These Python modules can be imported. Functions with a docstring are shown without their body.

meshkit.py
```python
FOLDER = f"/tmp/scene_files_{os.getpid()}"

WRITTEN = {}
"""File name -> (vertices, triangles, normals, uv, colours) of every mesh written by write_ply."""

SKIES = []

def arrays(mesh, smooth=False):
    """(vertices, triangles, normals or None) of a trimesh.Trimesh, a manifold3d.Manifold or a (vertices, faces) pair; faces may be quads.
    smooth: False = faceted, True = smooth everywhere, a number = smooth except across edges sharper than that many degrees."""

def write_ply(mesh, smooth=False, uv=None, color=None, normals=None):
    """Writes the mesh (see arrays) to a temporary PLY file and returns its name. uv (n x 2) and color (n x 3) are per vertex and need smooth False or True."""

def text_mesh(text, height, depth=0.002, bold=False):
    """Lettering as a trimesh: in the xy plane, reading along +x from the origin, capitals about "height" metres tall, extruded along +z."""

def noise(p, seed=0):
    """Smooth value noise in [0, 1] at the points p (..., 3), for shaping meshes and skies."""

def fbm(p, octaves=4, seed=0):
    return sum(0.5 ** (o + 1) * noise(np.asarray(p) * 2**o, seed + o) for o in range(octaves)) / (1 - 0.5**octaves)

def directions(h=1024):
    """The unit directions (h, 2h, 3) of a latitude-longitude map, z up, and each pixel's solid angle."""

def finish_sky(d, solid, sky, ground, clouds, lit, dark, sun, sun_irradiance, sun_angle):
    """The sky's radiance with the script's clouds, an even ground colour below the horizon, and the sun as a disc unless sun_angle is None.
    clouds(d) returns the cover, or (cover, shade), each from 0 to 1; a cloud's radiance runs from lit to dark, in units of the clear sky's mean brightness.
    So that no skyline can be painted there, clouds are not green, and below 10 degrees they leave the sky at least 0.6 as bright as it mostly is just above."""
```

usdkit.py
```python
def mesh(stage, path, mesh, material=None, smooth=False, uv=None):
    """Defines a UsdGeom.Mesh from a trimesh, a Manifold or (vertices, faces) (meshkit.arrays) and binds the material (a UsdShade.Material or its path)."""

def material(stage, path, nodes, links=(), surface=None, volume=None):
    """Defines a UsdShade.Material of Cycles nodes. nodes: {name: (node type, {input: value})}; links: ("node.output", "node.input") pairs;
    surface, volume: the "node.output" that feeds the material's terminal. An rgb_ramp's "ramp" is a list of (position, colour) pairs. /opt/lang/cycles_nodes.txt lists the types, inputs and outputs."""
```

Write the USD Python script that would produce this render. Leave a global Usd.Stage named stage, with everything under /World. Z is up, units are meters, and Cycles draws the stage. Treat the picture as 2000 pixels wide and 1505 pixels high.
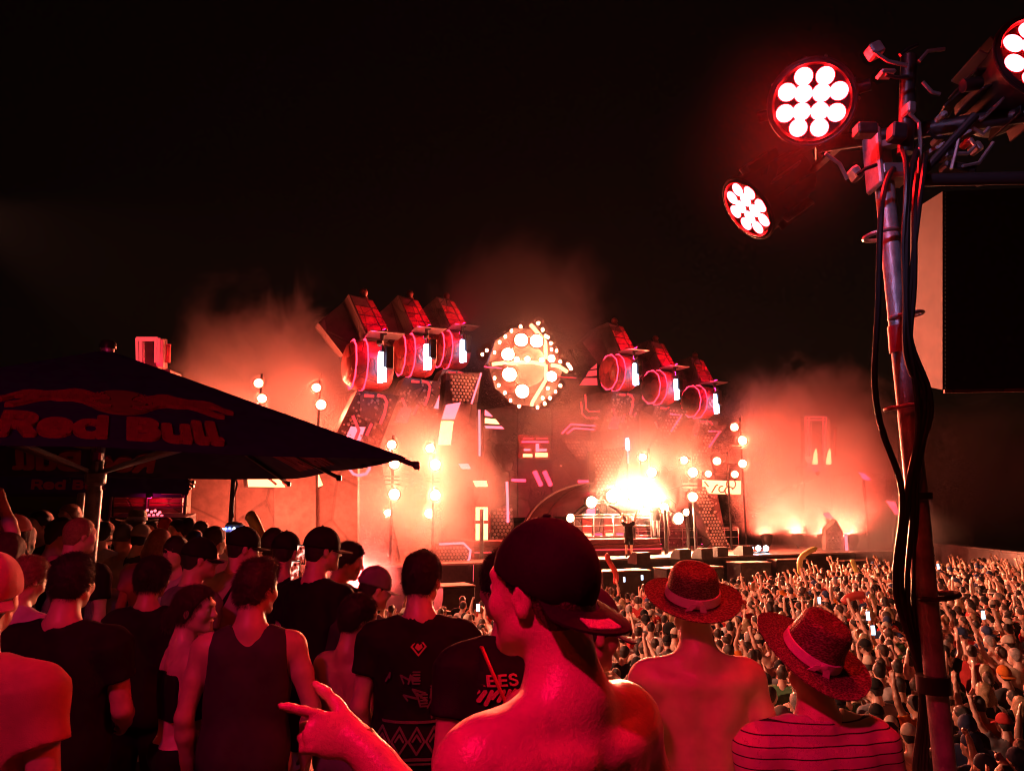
import math, random, re
import numpy as np
import trimesh
import manifold3d
import shapely
from shapely.geometry import Polygon, LineString, box as sbox
from shapely.ops import unary_union
from pxr import Usd, UsdGeom, UsdLux, UsdShade, Gf, Sdf, Vt
import usdkit, meshkit

PI = math.pi
stage = Usd.Stage.CreateInMemory()
UsdGeom.SetStageUpAxis(stage, 'Z')
UsdGeom.Xform.Define(stage, '/World')
stage.SetDefaultPrim(stage.GetPrimAtPath('/World'))

# ---------------------------------------------------------------- camera
DECK = 1.5                      # floor of the raised viewing deck
FIELD = -0.75                   # the field lies 2.25 m below it
EYE = DECK + 1.85
PITCH = math.radians(9.7)
FPX, CX, CY = 1450.0, 1000.0, 752.5    # measured in the 2000 px wide photograph
cam = UsdGeom.Camera.Define(stage, '/World/camera')
cam.CreateHorizontalApertureAttr(36.0)
cam.CreateVerticalApertureAttr(36.0 * 770 / 1024)
cam.CreateFocalLengthAttr(36.0 * FPX / 2000)
cam.CreateClippingRangeAttr((0.05, 2000.0))
cam.CreateFStopAttr(11.0)
cam.CreateFocusDistanceAttr(7.0)
cam.CreateExposureAttr(0.0)
cam.AddTranslateOp().Set((0, 0, EYE))
cam.AddRotateXOp().Set(90 + math.degrees(PITCH))

# ---------------------------------------------------------------- night sky
def material(name, nodes, links=(), surface=None, volume=None):
    return usdkit.material(stage, '/World/Looks/' + name, nodes, links, surface, volume)
UsdGeom.Scope.Define(stage, '/World/Looks')
sky_mat = material('night_sky', {
    'sky': ('sky_texture', {'sky_type': 'single_scattering', 'sun_disc': False, 'sun_elevation': math.radians(1.5), 'sun_rotation': math.radians(200.0)}),
    'tint': ('mix', {'mix_type': 'multiply', 'fac': 1.0, 'color2': (1.0, 0.75, 0.62)}),
    'bg': ('background_shader', {'strength': 0.0011})},
    [('sky.color', 'tint.color1'), ('tint.color', 'bg.color')], surface='bg.background')
dome = UsdLux.DomeLight.Define(stage, '/World/sky')
UsdShade.MaterialBindingAPI.Apply(dome.GetPrim()).Bind(sky_mat)
dome.CreateIntensityAttr(1.0)

# ---------------------------------------------------------------- the deck's red wash lamps on the rear mast, behind the photographer
REAR_LAMPS = [((-1.1, -0.45, DECK + 4.7), (0.15, 1.65, DECK + 1.0), 195.0, (1.0, 0.0, 0.095), 16.5),
              ((-2.45, -0.6, DECK + 4.65), (-2.6, 5.0, DECK + 0.6), 78.0, (1.0, 0.006, 0.07), 36.0),
              ((-1.9, -0.6, DECK + 4.5), (1.25, 2.3, DECK + 2.8), 90.0, (0.50, 0.46, 1.0), 6.5),
              ((-2.1, -0.6, DECK + 4.5), (-2.6, 6.0, DECK + 2.0), 12.0, (0.18, 0.12, 1.0), 46.0),
              ((-11.5, 14.0, 9.5), (11.5, 17.5, 0.5), 7000.0, (1.0, 0.35, 0.21), 28.0)]
def spot_light(path, pos, target, radius, watts, color, cone):
    l = UsdLux.SphereLight.Define(stage, path)
    sh = UsdLux.ShapingAPI.Apply(l.GetPrim()); sh.CreateShapingConeAngleAttr(cone); sh.CreateShapingConeSoftnessAttr(.6)
    l.CreateRadiusAttr(radius); l.CreateIntensityAttr(watts); l.CreateNormalizeAttr(True)
    l.CreateColorAttr(color)
    m = Gf.Matrix4d().SetLookAt(Gf.Vec3d(*pos), Gf.Vec3d(*target), Gf.Vec3d(0, 0, 1)).GetInverse()
    l.AddTransformOp().Set(m)
    return l
for i, (p, t, w, c, cone) in enumerate(REAR_LAMPS):
    spot_light('/World/rear_wash_light_%03d' % i, p, t, 0.10, w, c, cone)

# ---------------------------------------------------------------- pixel -> place
def cam_dir(px, py):
    u, v = (px - CX) / FPX, (CY - py) / FPX
    return np.array([u, math.cos(PITCH) - v * math.sin(PITCH), v * math.cos(PITCH) + math.sin(PITCH)])
def P(px, py, depth):
    """the place seen at that pixel of the photograph, DEPTH metres along the view axis"""
    return np.array([0, 0, EYE]) + cam_dir(px, py) * depth
def on_plane(px, py, z):
    d = cam_dir(px, py)
    return np.array([0, 0, EYE]) + d * (z - EYE) / d[2]
def to_px(p):
    x, y, z = np.asarray(p, float) - [0, 0, EYE]
    d = y * math.cos(PITCH) + z * math.sin(PITCH)
    return CX + FPX * x / d, CY - FPX * (z * math.cos(PITCH) - y * math.sin(PITCH)) / d, d
# ---------------------------------------------------------------- thickness of the air and the smoke clouds (built last)
HAZE = .00006
SMOKES = [
    ('billowing orange smoke above the parasol slope', P(530, 800, 34), (6.8, 5.0, 8.4), .17, 1, dict(scale=.36, rot=.3, lo=.43, hi=.62)),
    ('rolling red smoke at the right end of the stage', P(1590, 900, 43), (8.4, 5.0, 8.2), .26, 2, dict(scale=.34, lo=.42, hi=.62)),
    ('bright smoke around the blinders right of the parasol tip', P(790, 950, 31), (6.0, 3.6, 6.0), .20, 3, dict(scale=.38, lo=.36)),
    ('thin drifting smoke over the round emblem', P(1010, 640, 42.3), (7.8, 5.0, 8.5), .055, 4, dict(scale=.28)),
    ('thin smoke before the stage backdrop', P(1190, 890, 39), (9.0, 4.0, 5.8), .10, 5, dict(scale=.30)),
    ('low smoke lying by the crowd at the right', P(1690, 1040, 40), (6.0, 6.0, 3.2), .20, 6, dict(scale=.35)),
    ('low orange smoke in front of the side wall', P(600, 1010, 27), (5.0, 2.6, 3.4), .22, 7, dict(scale=.4)),
    ('pale smoke hanging over the far end of the concrete wall', P(1930, 920, 46), (10.0, 4.0, 7.0), .10, 10, dict(scale=.25)),
    ('light smoke glowing in front of the round emblem', P(1030, 715, 36.6), (2.7, 1.1, 2.7), .06, 11, dict(scale=.6, inner=.1, lo=.3)),
    ('small bright smoke puff over the flare at the stage foot', P(716, 1128, 27.2), (1.9, 1.6, 1.7), .30, 9, dict(scale=.7)),
    ('faint smoke drifting past the red lamps', P(1530, 290, 2.35), (.46, .4, .5), .065, 8, dict(scale=1.2, inner=.0, lo=.1, hi=.75)),
]

# ---------------------------------------------------------------- naming and defining
TAKEN = {}
def numbered(parent, name):
    key = (str(parent), name)
    n = TAKEN.get(key, 0)
    TAKEN[key] = n + 1
    return '%s/%s' % (parent, name) if n == 0 else '%s/%s_%03d' % (parent, name, n)
def say(prim, label=None, category=None, group=None, kind=None):
    for k, v in (('label', label), ('category', category), ('group', group), ('kind', kind)):
        if v: prim.SetCustomDataByKey(k, v)
def path_of(p):
    return '/World' if p is None else str(p.GetPath())
def obj(name, mesh, m, parent=None, smooth=35, label=None, **k):
    pth = numbered(path_of(parent), name)
    pr = usdkit.mesh(stage, pth, mesh, m, smooth=smooth).GetPrim()
    say(pr, label=label, **k)
    return pr
def thing(name, label, category, loc=(0, 0, 0), rotz=0.0, group=None, kind=None, matrix=None):
    x = UsdGeom.Xform.Define(stage, numbered('/World', name))
    if matrix is not None:
        x.AddTransformOp().Set(matrix)
    else:
        x.AddTranslateOp().Set(Gf.Vec3d(*map(float, loc)))
        if rotz: x.AddRotateZOp().Set(math.degrees(rotz))
    say(x.GetPrim(), label, category, group, kind)
    return x.GetPrim()
def copy_of(src, name, label, category, loc, rotz=0.0, group=None, scale=1.0):
    x = UsdGeom.Xform.Define(stage, numbered('/World', name))
    x.GetPrim().GetReferences().AddInternalReference(src if isinstance(src, Sdf.Path) else src.GetPath())
    x.GetPrim().SetInstanceable(True)
    x.ClearXformOpOrder()
    mtx = Gf.Matrix4d().SetScale(scale) * Gf.Matrix4d().SetRotate(Gf.Rotation(Gf.Vec3d(0, 0, 1), math.degrees(rotz))) * Gf.Matrix4d().SetTranslate(Gf.Vec3d(*map(float, loc)))
    x.AddTransformOp(opSuffix='place').Set(mtx)
    say(x.GetPrim(), label, category, group)
    return x.GetPrim()

# ---------------------------------------------------------------- simple shapes
def cat(parts):
    return trimesh.util.concatenate([p for p in parts if p is not None])
def bx(size, at=(0, 0, 0), R=None):
    b = trimesh.creation.box(size)
    if R is not None: b.apply_transform(R)
    b.apply_translation(at)
    return b
def chamfer_box(size, c, at=(0, 0, 0), R=None):
    x, y, z = np.array(size) / 2.0
    pts = []
    for sx in (-1, 1):
        for sy in (-1, 1):
            for sz in (-1, 1):
                pts += [(sx * (x - c), sy * (y - c), sz * z), (sx * (x - c), sy * y, sz * (z - c)), (sx * x, sy * (y - c), sz * (z - c))]
    m = trimesh.convex.convex_hull(np.array(pts))
    if R is not None: m.apply_transform(R)
    m.apply_translation(at)
    return m
def frame_of(d):
    d = np.asarray(d, float); d = d / np.linalg.norm(d)
    a = np.cross(d, [0, 0, 1.0] if abs(d[2]) < .95 else [1.0, 0, 0]); a /= np.linalg.norm(a)
    return a, np.cross(d, a), d
def tube(pts, r, sides=8, closed=False):
    p = np.asarray(pts, float); n = len(p)
    r = np.broadcast_to(np.asarray(r, float), (n,))
    t = np.gradient(p, axis=0)
    if closed: t = np.roll(p, -1, 0) - np.roll(p, 1, 0)
    t /= np.linalg.norm(t, axis=1, keepdims=True) + 1e-12
    a = np.zeros_like(p); ref = frame_of(t[0])[0]
    for i in range(n):
        ref = ref - t[i] * (ref @ t[i]); ref /= np.linalg.norm(ref) + 1e-12; a[i] = ref
    b = np.cross(t, a)
    ang = np.arange(sides) * 2 * PI / sides
    v = p[:, None] + r[:, None, None] * (np.cos(ang)[None, :, None] * a[:, None] + np.sin(ang)[None, :, None] * b[:, None])
    f = []
    m = n if closed else n - 1
    for i in range(m):
        for j in range(sides):
            q = [i * sides + j, i * sides + (j + 1) % sides, ((i + 1) % n) * sides + (j + 1) % sides, ((i + 1) % n) * sides + j]
            f += [[q[0], q[1], q[2]], [q[0], q[2], q[3]]]
    v = v.reshape(-1, 3)
    if not closed:
        k = len(v); v = np.vstack([v, p[0], p[-1]])
        for j in range(sides):
            f.append([k, (j + 1) % sides, j]); f.append([k + 1, (n - 1) * sides + j, (n - 1) * sides + (j + 1) % sides])
    return trimesh.Trimesh(v, np.array(f), process=False)
def rod(a, b, r, sides=10, r2=None):
    return tube([a, b], [r, r if r2 is None else r2], sides)
def bar(a, b, w, h, up=(0, 0, 1)):
    a, b = np.asarray(a, float), np.asarray(b, float)
    d = b - a; L = np.linalg.norm(d); d /= L
    s = np.cross(d, up)
    if np.linalg.norm(s) < 1e-6: s = np.cross(d, [1, 0, 0])
    s /= np.linalg.norm(s); u = np.cross(s, d)
    T = np.eye(4); T[:3, 0], T[:3, 1], T[:3, 2], T[:3, 3] = s, d, u, (a + b) / 2
    m = trimesh.creation.box((w, L, h)); m.apply_transform(T)
    return m
def lathe(profile, sides=24):
    """profile: (r, z) pairs from bottom to top"""
    pr = np.asarray(profile, float); n = len(pr)
    ang = np.arange(sides) * 2 * PI / sides
    v = np.stack([pr[:, None, 0] * np.cos(ang), pr[:, None, 0] * np.sin(ang), np.broadcast_to(pr[:, None, 1], (n, sides))], -1).reshape(-1, 3)
    f = []
    for i in range(n - 1):
        for j in range(sides):
            a, b, c, d = i * sides + j, i * sides + (j + 1) % sides, (i + 1) * sides + (j + 1) % sides, (i + 1) * sides + j
            f += [[a, b, c], [a, c, d]]
    k = len(v); v = np.vstack([v, [0, 0, pr[0, 1]], [0, 0, pr[-1, 1]]])
    for j in range(sides):
        f.append([k, (j + 1) % sides, j]); f.append([k + 1, (n - 1) * sides + j, (n - 1) * sides + (j + 1) % sides])
    return trimesh.Trimesh(v, np.array(f), process=False)
def aim(m, d, at):
    """turns a mesh made along +z so that +z points along D, and moves it to AT"""
    a, b, c = frame_of(d)
    T = np.eye(4); T[:3, 0], T[:3, 1], T[:3, 2], T[:3, 3] = a, b, c, at
    m = m.copy(); m.apply_transform(T)
    return m
def slab(pts, normal, thick):
    """a flat polygon given by corner places, with real thickness behind its face"""
    p = np.asarray(pts, float); n = np.asarray(normal, float); n = n / np.linalg.norm(n)
    c = p.mean(0); a, b, _ = frame_of(n)
    if np.dot(np.cross(a, b), n) < 0: b = -b
    p2 = np.stack([(p - c) @ a, (p - c) @ b], 1)
    off = ((p - c) @ n).mean()
    pg = Polygon(p2)
    if not pg.is_valid: pg = pg.buffer(0)
    m = trimesh.creation.extrude_polygon(pg, thick, engine='earcut')
    T = np.eye(4); T[:3, 0], T[:3, 1], T[:3, 2], T[:3, 3] = a, b, n, c + n * (off - thick)
    m.apply_transform(T)
    return m
def extrude(pg, depth):
    gs = [g for g in getattr(pg, 'geoms', [pg]) if not g.is_empty and g.area > 1e-9]
    return cat([trimesh.creation.extrude_polygon(g, depth, engine='earcut') for g in gs])
def basis(a, b, c, o):
    T = np.eye(4); T[:3, 0], T[:3, 1], T[:3, 2], T[:3, 3] = a, b, c, o
    return T
def rotm(deg, axis, pt=None):
    return trimesh.transformations.rotation_matrix(math.radians(deg), axis, pt)

# ---------------------------------------------------------------- smooth bodies: signed distances, meshed by surface nets
class Blob:
    def __init__(self): self.prims = []
    def add(self, fn, lo, hi, k=.02, op='u'):
        self.prims.append((fn, np.asarray(lo, float), np.asarray(hi, float), k, op)); return self
    def cone(self, a, b, ra, rb=None, k=.02, op='u'):
        a, b = np.asarray(a, float), np.asarray(b, float); rb = ra if rb is None else rb
        ab = b - a; L2 = max(ab @ ab, 1e-9)
        def fn(p):
            q = p - a
            t = np.clip((q @ ab) / L2, 0, 1)
            return np.sqrt(((q - t[..., None] * ab) ** 2).sum(-1)) - (ra + (rb - ra) * t)
        r = max(ra, rb)
        return self.add(fn, np.minimum(a, b) - r, np.maximum(a, b) + r, k, op)
    def chain(self, pts, rs, k=.02, op='u'):
        for i in range(len(pts) - 1): self.cone(pts[i], pts[i + 1], rs[i], rs[i + 1], k, op)
        return self
    def ball(self, c, r, k=.02, op='u', R=None):
        c = np.asarray(c, float); r = np.broadcast_to(np.asarray(r, float), (3,))
        def fn(p):
            q = p - c
            if R is not None: q = q @ R
            k0 = np.sqrt(((q / r) ** 2).sum(-1)); k1 = np.sqrt(((q / r ** 2) ** 2).sum(-1)) + 1e-9
            return k0 * (k0 - 1) / k1
        e = r if R is None else np.abs(R) @ r
        return self.add(fn, c - e, c + e, k, op)
    def field(self, lo, cell, shape, pad):
        D = np.full(shape, 1.0, np.float32)
        for fn, a, b, k, op in self.prims:
            m = pad + (k if op != 'x' else 0)
            i0 = np.maximum(np.floor((a - m - lo) / cell).astype(int), 0)
            i1 = np.minimum(np.ceil((b + m - lo) / cell).astype(int) + 1, shape)
            if (i1 <= i0).any(): continue
            g = np.stack(np.meshgrid(*[lo[j] + cell * np.arange(i0[j], i1[j]) for j in range(3)], indexing='ij'), -1)
            sl = tuple(slice(i0[j], i1[j]) for j in range(3))
            d = fn(g).astype(np.float32); o = D[sl]
            if op == 'u':
                h = np.maximum(k - np.abs(o - d), 0) / k
                D[sl] = np.minimum(o, d) - h * h * k / 4
            elif op == 's':
                h = np.maximum(k - np.abs(o + d), 0) / k
                D[sl] = np.maximum(o, -d) + h * h * k / 4
        return D
    def mesh(self, cell, warp=None, clip=None):
        us = [p for p in self.prims if p[4] == 'u']
        lo = np.min([p[1] for p in us], 0) - 3 * cell; hi = np.max([p[2] for p in us], 0) + 3 * cell
        shape = np.ceil((hi - lo) / cell).astype(int) + 1
        D = self.field(lo, cell, shape, max(.03, 3 * cell))
        if warp is not None or clip is not None:
            near = np.abs(D) < .12 if clip is None else D < .12
            idx = np.argwhere(near)
            p = lo + idx * cell
            d = D[near]
            if warp is not None: d = d + warp(p)
            if clip is not None: d = np.maximum(d, clip(p))
            D[near] = d
        return surface_nets(D, lo, cell)
def surface_nets(D, lo, cell):
    s = D < 0
    n = np.array(D.shape)
    c8 = [(i, j, k) for i in (0, 1) for j in (0, 1) for k in (0, 1)]
    tot = np.zeros(n - 1, np.int8)
    for i, j, k in c8: tot += s[i:n[0] - 1 + i, j:n[1] - 1 + j, k:n[2] - 1 + k]
    act = (tot > 0) & (tot < 8)
    idx = np.argwhere(act)
    if len(idx) == 0: return trimesh.Trimesh()
    ids = np.full(n - 1, -1, np.int64); ids[act] = np.arange(len(idx))
    vals = np.stack([D[idx[:, 0] + i, idx[:, 1] + j, idx[:, 2] + k] for i, j, k in c8], 1)
    acc = np.zeros((len(idx), 3)); cnt = np.zeros(len(idx))
    for a in range(8):
        for b in range(a + 1, 8):
            ca, cb = np.array(c8[a]), np.array(c8[b])
            if np.abs(ca - cb).sum() != 1: continue
            va, vb = vals[:, a], vals[:, b]
            m = (va < 0) != (vb < 0)
            t = va[m] / (va[m] - vb[m])
            acc[m] += ca + t[:, None] * (cb - ca); cnt[m] += 1
    v = lo + cell * (idx + acc / cnt[:, None])
    faces = []
    for ax in range(3):
        o1, o2 = (ax + 1) % 3, (ax + 2) % 3
        sl0 = [slice(1, n[j] - 1) for j in range(3)]; sl1 = list(sl0)
        sl0[ax] = slice(0, n[ax] - 1); sl1[ax] = slice(1, n[ax])
        A, B = s[tuple(sl0)], s[tuple(sl1)]
        e = np.argwhere(A != B)
        flip = A[A != B]
        base = e.copy()
        for j in range(3):
            if j != ax: base[:, j] += 1
        def cell_at(d1, d2):
            q = base.copy(); q[:, o1] -= d1; q[:, o2] -= d2
            return ids[q[:, 0], q[:, 1], q[:, 2]]
        q = np.stack([cell_at(0, 0), cell_at(1, 0), cell_at(1, 1), cell_at(0, 1)], 1)
        q[~flip] = q[~flip][:, ::-1]
        faces.append(q)
    q = np.vstack(faces)
    q = q[(q >= 0).all(1)]
    f = np.vstack([q[:, [0, 1, 2]], q[:, [0, 2, 3]]])
    return trimesh.Trimesh(v, f, process=False)
def R3(yaw=0, pitch=0, roll=0):
    """degrees: yaw about z (left positive), pitch about x (nose up positive), roll about y"""
    T = rotm(yaw, [0, 0, 1]) @ rotm(pitch, [1, 0, 0]) @ rotm(roll, [0, 1, 0])
    return T[:3, :3]

# ---------------------------------------------------------------- materials
def surf(name, color, rough=.6, var=.25, scale=6.0, bump=.0, bscale=None, metal=0.0, spec=.5, coat=0.0, sheen=0.0, color2=None):
    c = np.asarray(color, float); c2 = np.asarray(color2, float) if color2 is not None else c * (1 - var)
    nodes = {'co': ('texture_coordinate', {}), 'n': ('noise_texture', {'scale': scale, 'detail': 5.0, 'roughness': .6}),
             'r': ('rgb_ramp', {'ramp': [(.32, tuple(c2)), (.68, tuple(c))]}),
             'rr': ('map_range', {'from_min': .3, 'from_max': .7, 'to_min': min(rough * 1.12, 1), 'to_max': rough * .88}),
             'p': ('principled_bsdf', {'metallic': metal, 'specular_ior_level': spec, 'coat_weight': coat, 'sheen_weight': sheen})}
    links = [('co.object', 'n.vector'), ('n.fac', 'r.fac'), ('n.fac', 'rr.value'), ('r.color', 'p.base_color'), ('rr.result', 'p.roughness')]
    if bump:
        nodes['n2'] = ('noise_texture', {'scale': bscale or scale * 8, 'detail': 3.0, 'roughness': .6})
        nodes['b'] = ('bump', {'strength': bump, 'distance': .01})
        links += [('co.object', 'n2.vector'), ('n2.fac', 'b.height'), ('b.normal', 'p.normal')]
    return material(name, nodes, links, surface='p.BSDF')
def glow(name, color, strength):
    return material(name, {'e': ('emission', {'color': tuple(color), 'strength': strength})}, surface='e.emission')
M = {}
for i, c in enumerate([(.58, .36, .27), (.50, .29, .20), (.66, .44, .34), (.36, .20, .13)]):
    M['skin%d' % i] = surf('skin_tone_%d' % i, c, .42, .16, 22, .10, 260)
M['skin_wet'] = surf('skin_sweaty', (.60, .37, .28), .30, .22, 18, .22, 150)
for n, c in dict(black=(.012, .011, .011), navy=(.02, .025, .07), white=(.62, .60, .57), grey=(.19, .19, .2), dgrey=(.05, .05, .055), red=(.45, .03, .03), blue=(.03, .05, .12), sand=(.42, .34, .24),
                 pink=(.55, .2, .25), orange=(.6, .16, .02), green=(.07, .16, .07), denim=(.06, .09, .17), salmon=(.55, .22, .17), beige=(.5, .43, .34)).items():
    M[n] = surf('cloth_' + n, c, .85, .25, 9, .25, 300, spec=.2, sheen=.0)
M['hair_dark'] = surf('hair_dark', (.018, .012, .009), .55, .5, 60, .6, 220)
M['hair_brown'] = surf('hair_brown', (.055, .03, .018), .5, .5, 60, .6, 220)
M['hair_fair'] = surf('hair_fair', (.30, .19, .09), .5, .45, 60, .6, 220)
M['hair_grey'] = surf('hair_grey', (.3, .28, .26), .5, .4, 60, .5, 220)
M['eye'] = surf('eye_white', (.7, .66, .62), .15, .05, 5)
M['iris'] = surf('iris', (.03, .02, .015), .1, .1, 5)
M['steel'] = surf('scaffold_steel', (.42, .42, .43), .38, .25, 14, .05, 90, metal=.75)
M['mast_paint'] = surf('mast_grey', (.42, .42, .44), .40, .55, 16, .22, 70, metal=.4)
M['black_metal'] = surf('black_metal', (.022, .022, .023), .45, .4, 18, .08, 80)
M['rubber'] = surf('cable_rubber', (.014, .014, .015), .38, .3, 30)
M['tape_red'] = surf('red_tape', (.42, .02, .03), .35, .2, 20)
M['alu'] = surf('aluminium', (.55, .55, .56), .32, .2, 10, metal=.8)
M['black_box'] = surf('black_cabinet', (.02, .019, .019), .6, .4, 8, .15, 120)
M['ply_top'] = surf('worn_plywood', (.36, .30, .24), .7, .35, 4, .1, 40)
def clad(name, color, rough, seam=.55, scale=.75):
    """painted cladding cut into irregular angular plates: dark seams, each plate a slightly different tone"""
    c = np.asarray(color, float)
    return material(name, {'co': ('texture_coordinate', {}), 'mp': ('mapping', {'rotation': (.5, .6, .4)}), 'v': ('voronoi_texture', {'scale': scale, 'feature': 'distance_to_edge', 'metric': 'euclidean'}), 'c': ('voronoi_texture', {'scale': scale, 'feature': 'f1'}),
        'bw': ('rgb_to_bw', {}), 'tone': ('rgb_ramp', {'ramp': [(0.1, tuple(c * .45)), (.9, tuple(c * 1.3))]}), 'n': ('noise_texture', {'scale': 3.0, 'detail': 6.0, 'roughness': .65}), 'dirt': ('map_range', {'from_min': .3, 'from_max': .7, 'to_min': .55, 'to_max': 1.1}),
        'seam': ('map_range', {'from_min': .012, 'from_max': .03, 'to_min': 1.0 - seam, 'to_max': 1.0, 'clamp': True}), 'm1': ('math', {'math_type': 'multiply'}), 'mul': ('mix', {'mix_type': 'multiply', 'fac': 1.0}),
        'b': ('bump', {'strength': .7, 'distance': .04}), 'p': ('principled_bsdf', {'roughness': rough})},
        [('co.object', 'mp.vector'), ('mp.vector', 'v.vector'), ('mp.vector', 'c.vector'), ('co.object', 'n.vector'), ('c.color', 'bw.color'), ('bw.val', 'tone.fac'), ('v.distance', 'seam.value'), ('n.fac', 'dirt.value'), ('seam.result', 'm1.value1'), ('dirt.result', 'm1.value2'),
         ('tone.color', 'mul.color1'), ('m1.value', 'mul.color2'), ('seam.result', 'b.height'), ('b.normal', 'p.normal'), ('mul.color', 'p.base_color')], surface='p.BSDF')
M['side_wall'] = clad('side_wall_panels', (.15, .10, .095), .6, .3, .5)
M['stage_dark'] = clad('stage_dark_cladding', (.055, .042, .044), .5)
M['stage_panel'] = clad('stage_panel_paint', (.13, .085, .085), .45, .75, .95)
M['stage_pale'] = surf('stage_pale_paint', (.42, .38, .36), .55, .25, 2, .05, 14)
M['stage_red'] = clad('stage_red_paint', (.34, .05, .06), .42, .5, 1.3)
M['stage_floor'] = surf('stage_floor', (.22, .19, .17), .5, .35, 1.5, .05, 20)
M['riser'] = surf('riser_cloth', (.16, .022, .03), .7, .3, 3)
M['deck'] = surf('deck_boards', (.17, .13, .10), .45, .5, 3, .12, 30)
M['earth'] = surf('trampled_grass', (.055, .05, .03), .95, .5, 1.3, .4, 14, color2=(.09, .075, .05))
M['concrete'] = surf('wall_concrete', (.33, .30, .29), .85, .3, 1.2, .2, 20)
M['bark'] = surf('bark', (.06, .045, .035), .9, .4, 8, .5, 20)
M['leaf'] = surf('leaf', (.018, .028, .014), .6, .5, 3)
M['canvas'] = surf('parasol_canvas', (.016, .016, .085), .8, .25, 5, .12, 180, spec=.25)
M['canvas_red'] = surf('parasol_print_red', (.24, .010, .025), .75, .15, 8)
M['canvas_gold'] = surf('parasol_print_gold', (.17, .11, .02), .75, .15, 8)
M['screen_side'] = surf('screen_cabinet_side', (.145, .13, .115), .6, .10, 2.4, .12, 30)
M['screen_black'] = surf('screen_face', (.010, .010, .010), .5, .3, 6, .1, 60)
M['straw'] = None
M['ribbon'] = surf('hat_ribbon', (.80, .74, .72), .7, .15, 30, .3, 200)
M['led_red'] = glow('led_red', (1.0, .02, .05), 7.0)
M['led_pink'] = glow('led_pink', (1.0, .10, .14), 4.0)
M['led_dim'] = glow('led_dim_red', (1.0, .06, .07), 1.1)
M['led_amber'] = glow('led_amber', (1.0, .30, .12), 5.5)
M['led_white'] = glow('led_cold_white', (.42, .62, 1.0), 9.0)
M['led_blue'] = glow('led_blue', (.10, .16, 1.0), 9.0)
M['blinder'] = glow('blinder_filament', (1.0, .105, .048), 1150.0)
M['bulb'] = glow('small_bulb', (1.0, .26, .12), 260.0)
M['strobe'] = glow('strobe_tube', (1.0, .38, .19), 2000.0)
M['wash'] = glow('wash_lens', (1.0, .004, .05), 430.0)
M['par_lens'] = glow('par_lens', (1.0, .0068, .0085), 230.0)
M['flare'] = glow('flare_flame', (1.0, .14, .065), 2600.0)
M['flare_pink'] = glow('flare_flame_pink', (1.0, .08, .075), 2600.0)
M['smoke_wash'] = glow('smoke_wash_lens', (1.0, .10, .052), 4600.0); M['smoke_wash_soft'] = glow('smoke_wash_soft_lens', (1.0, .11, .058), 17000.0); M['patch'] = surf('embroidered_patch', (.85, .62, .5), .35, .5, 140, .6, 400)
M['lamp_white'] = glow('cold_lamp', (.6, .8, 1.0), 60.0)
M['phone_screen'] = glow('phone_screen', (.55, .75, 1.0), 3.0)
M['phone_warm'] = material('phone_picture', {'co': ('texture_coordinate', {}), 'n': ('noise_texture', {'scale': 38.0, 'detail': 3.0}), 'r': ('rgb_ramp', {'ramp': [(.35, (.02, .0, .0)), (.5, (.5, .05, .03)), (.62, (1.0, .7, .55))]}), 'e': ('emission', {'strength': 1.5})},
                           [('co.object', 'n.vector'), ('n.fac', 'r.fac'), ('r.color', 'e.color')], surface='e.emission')
M['black_plastic'] = surf('black_plastic', (.02, .02, .02), .3, .2, 20)
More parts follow.
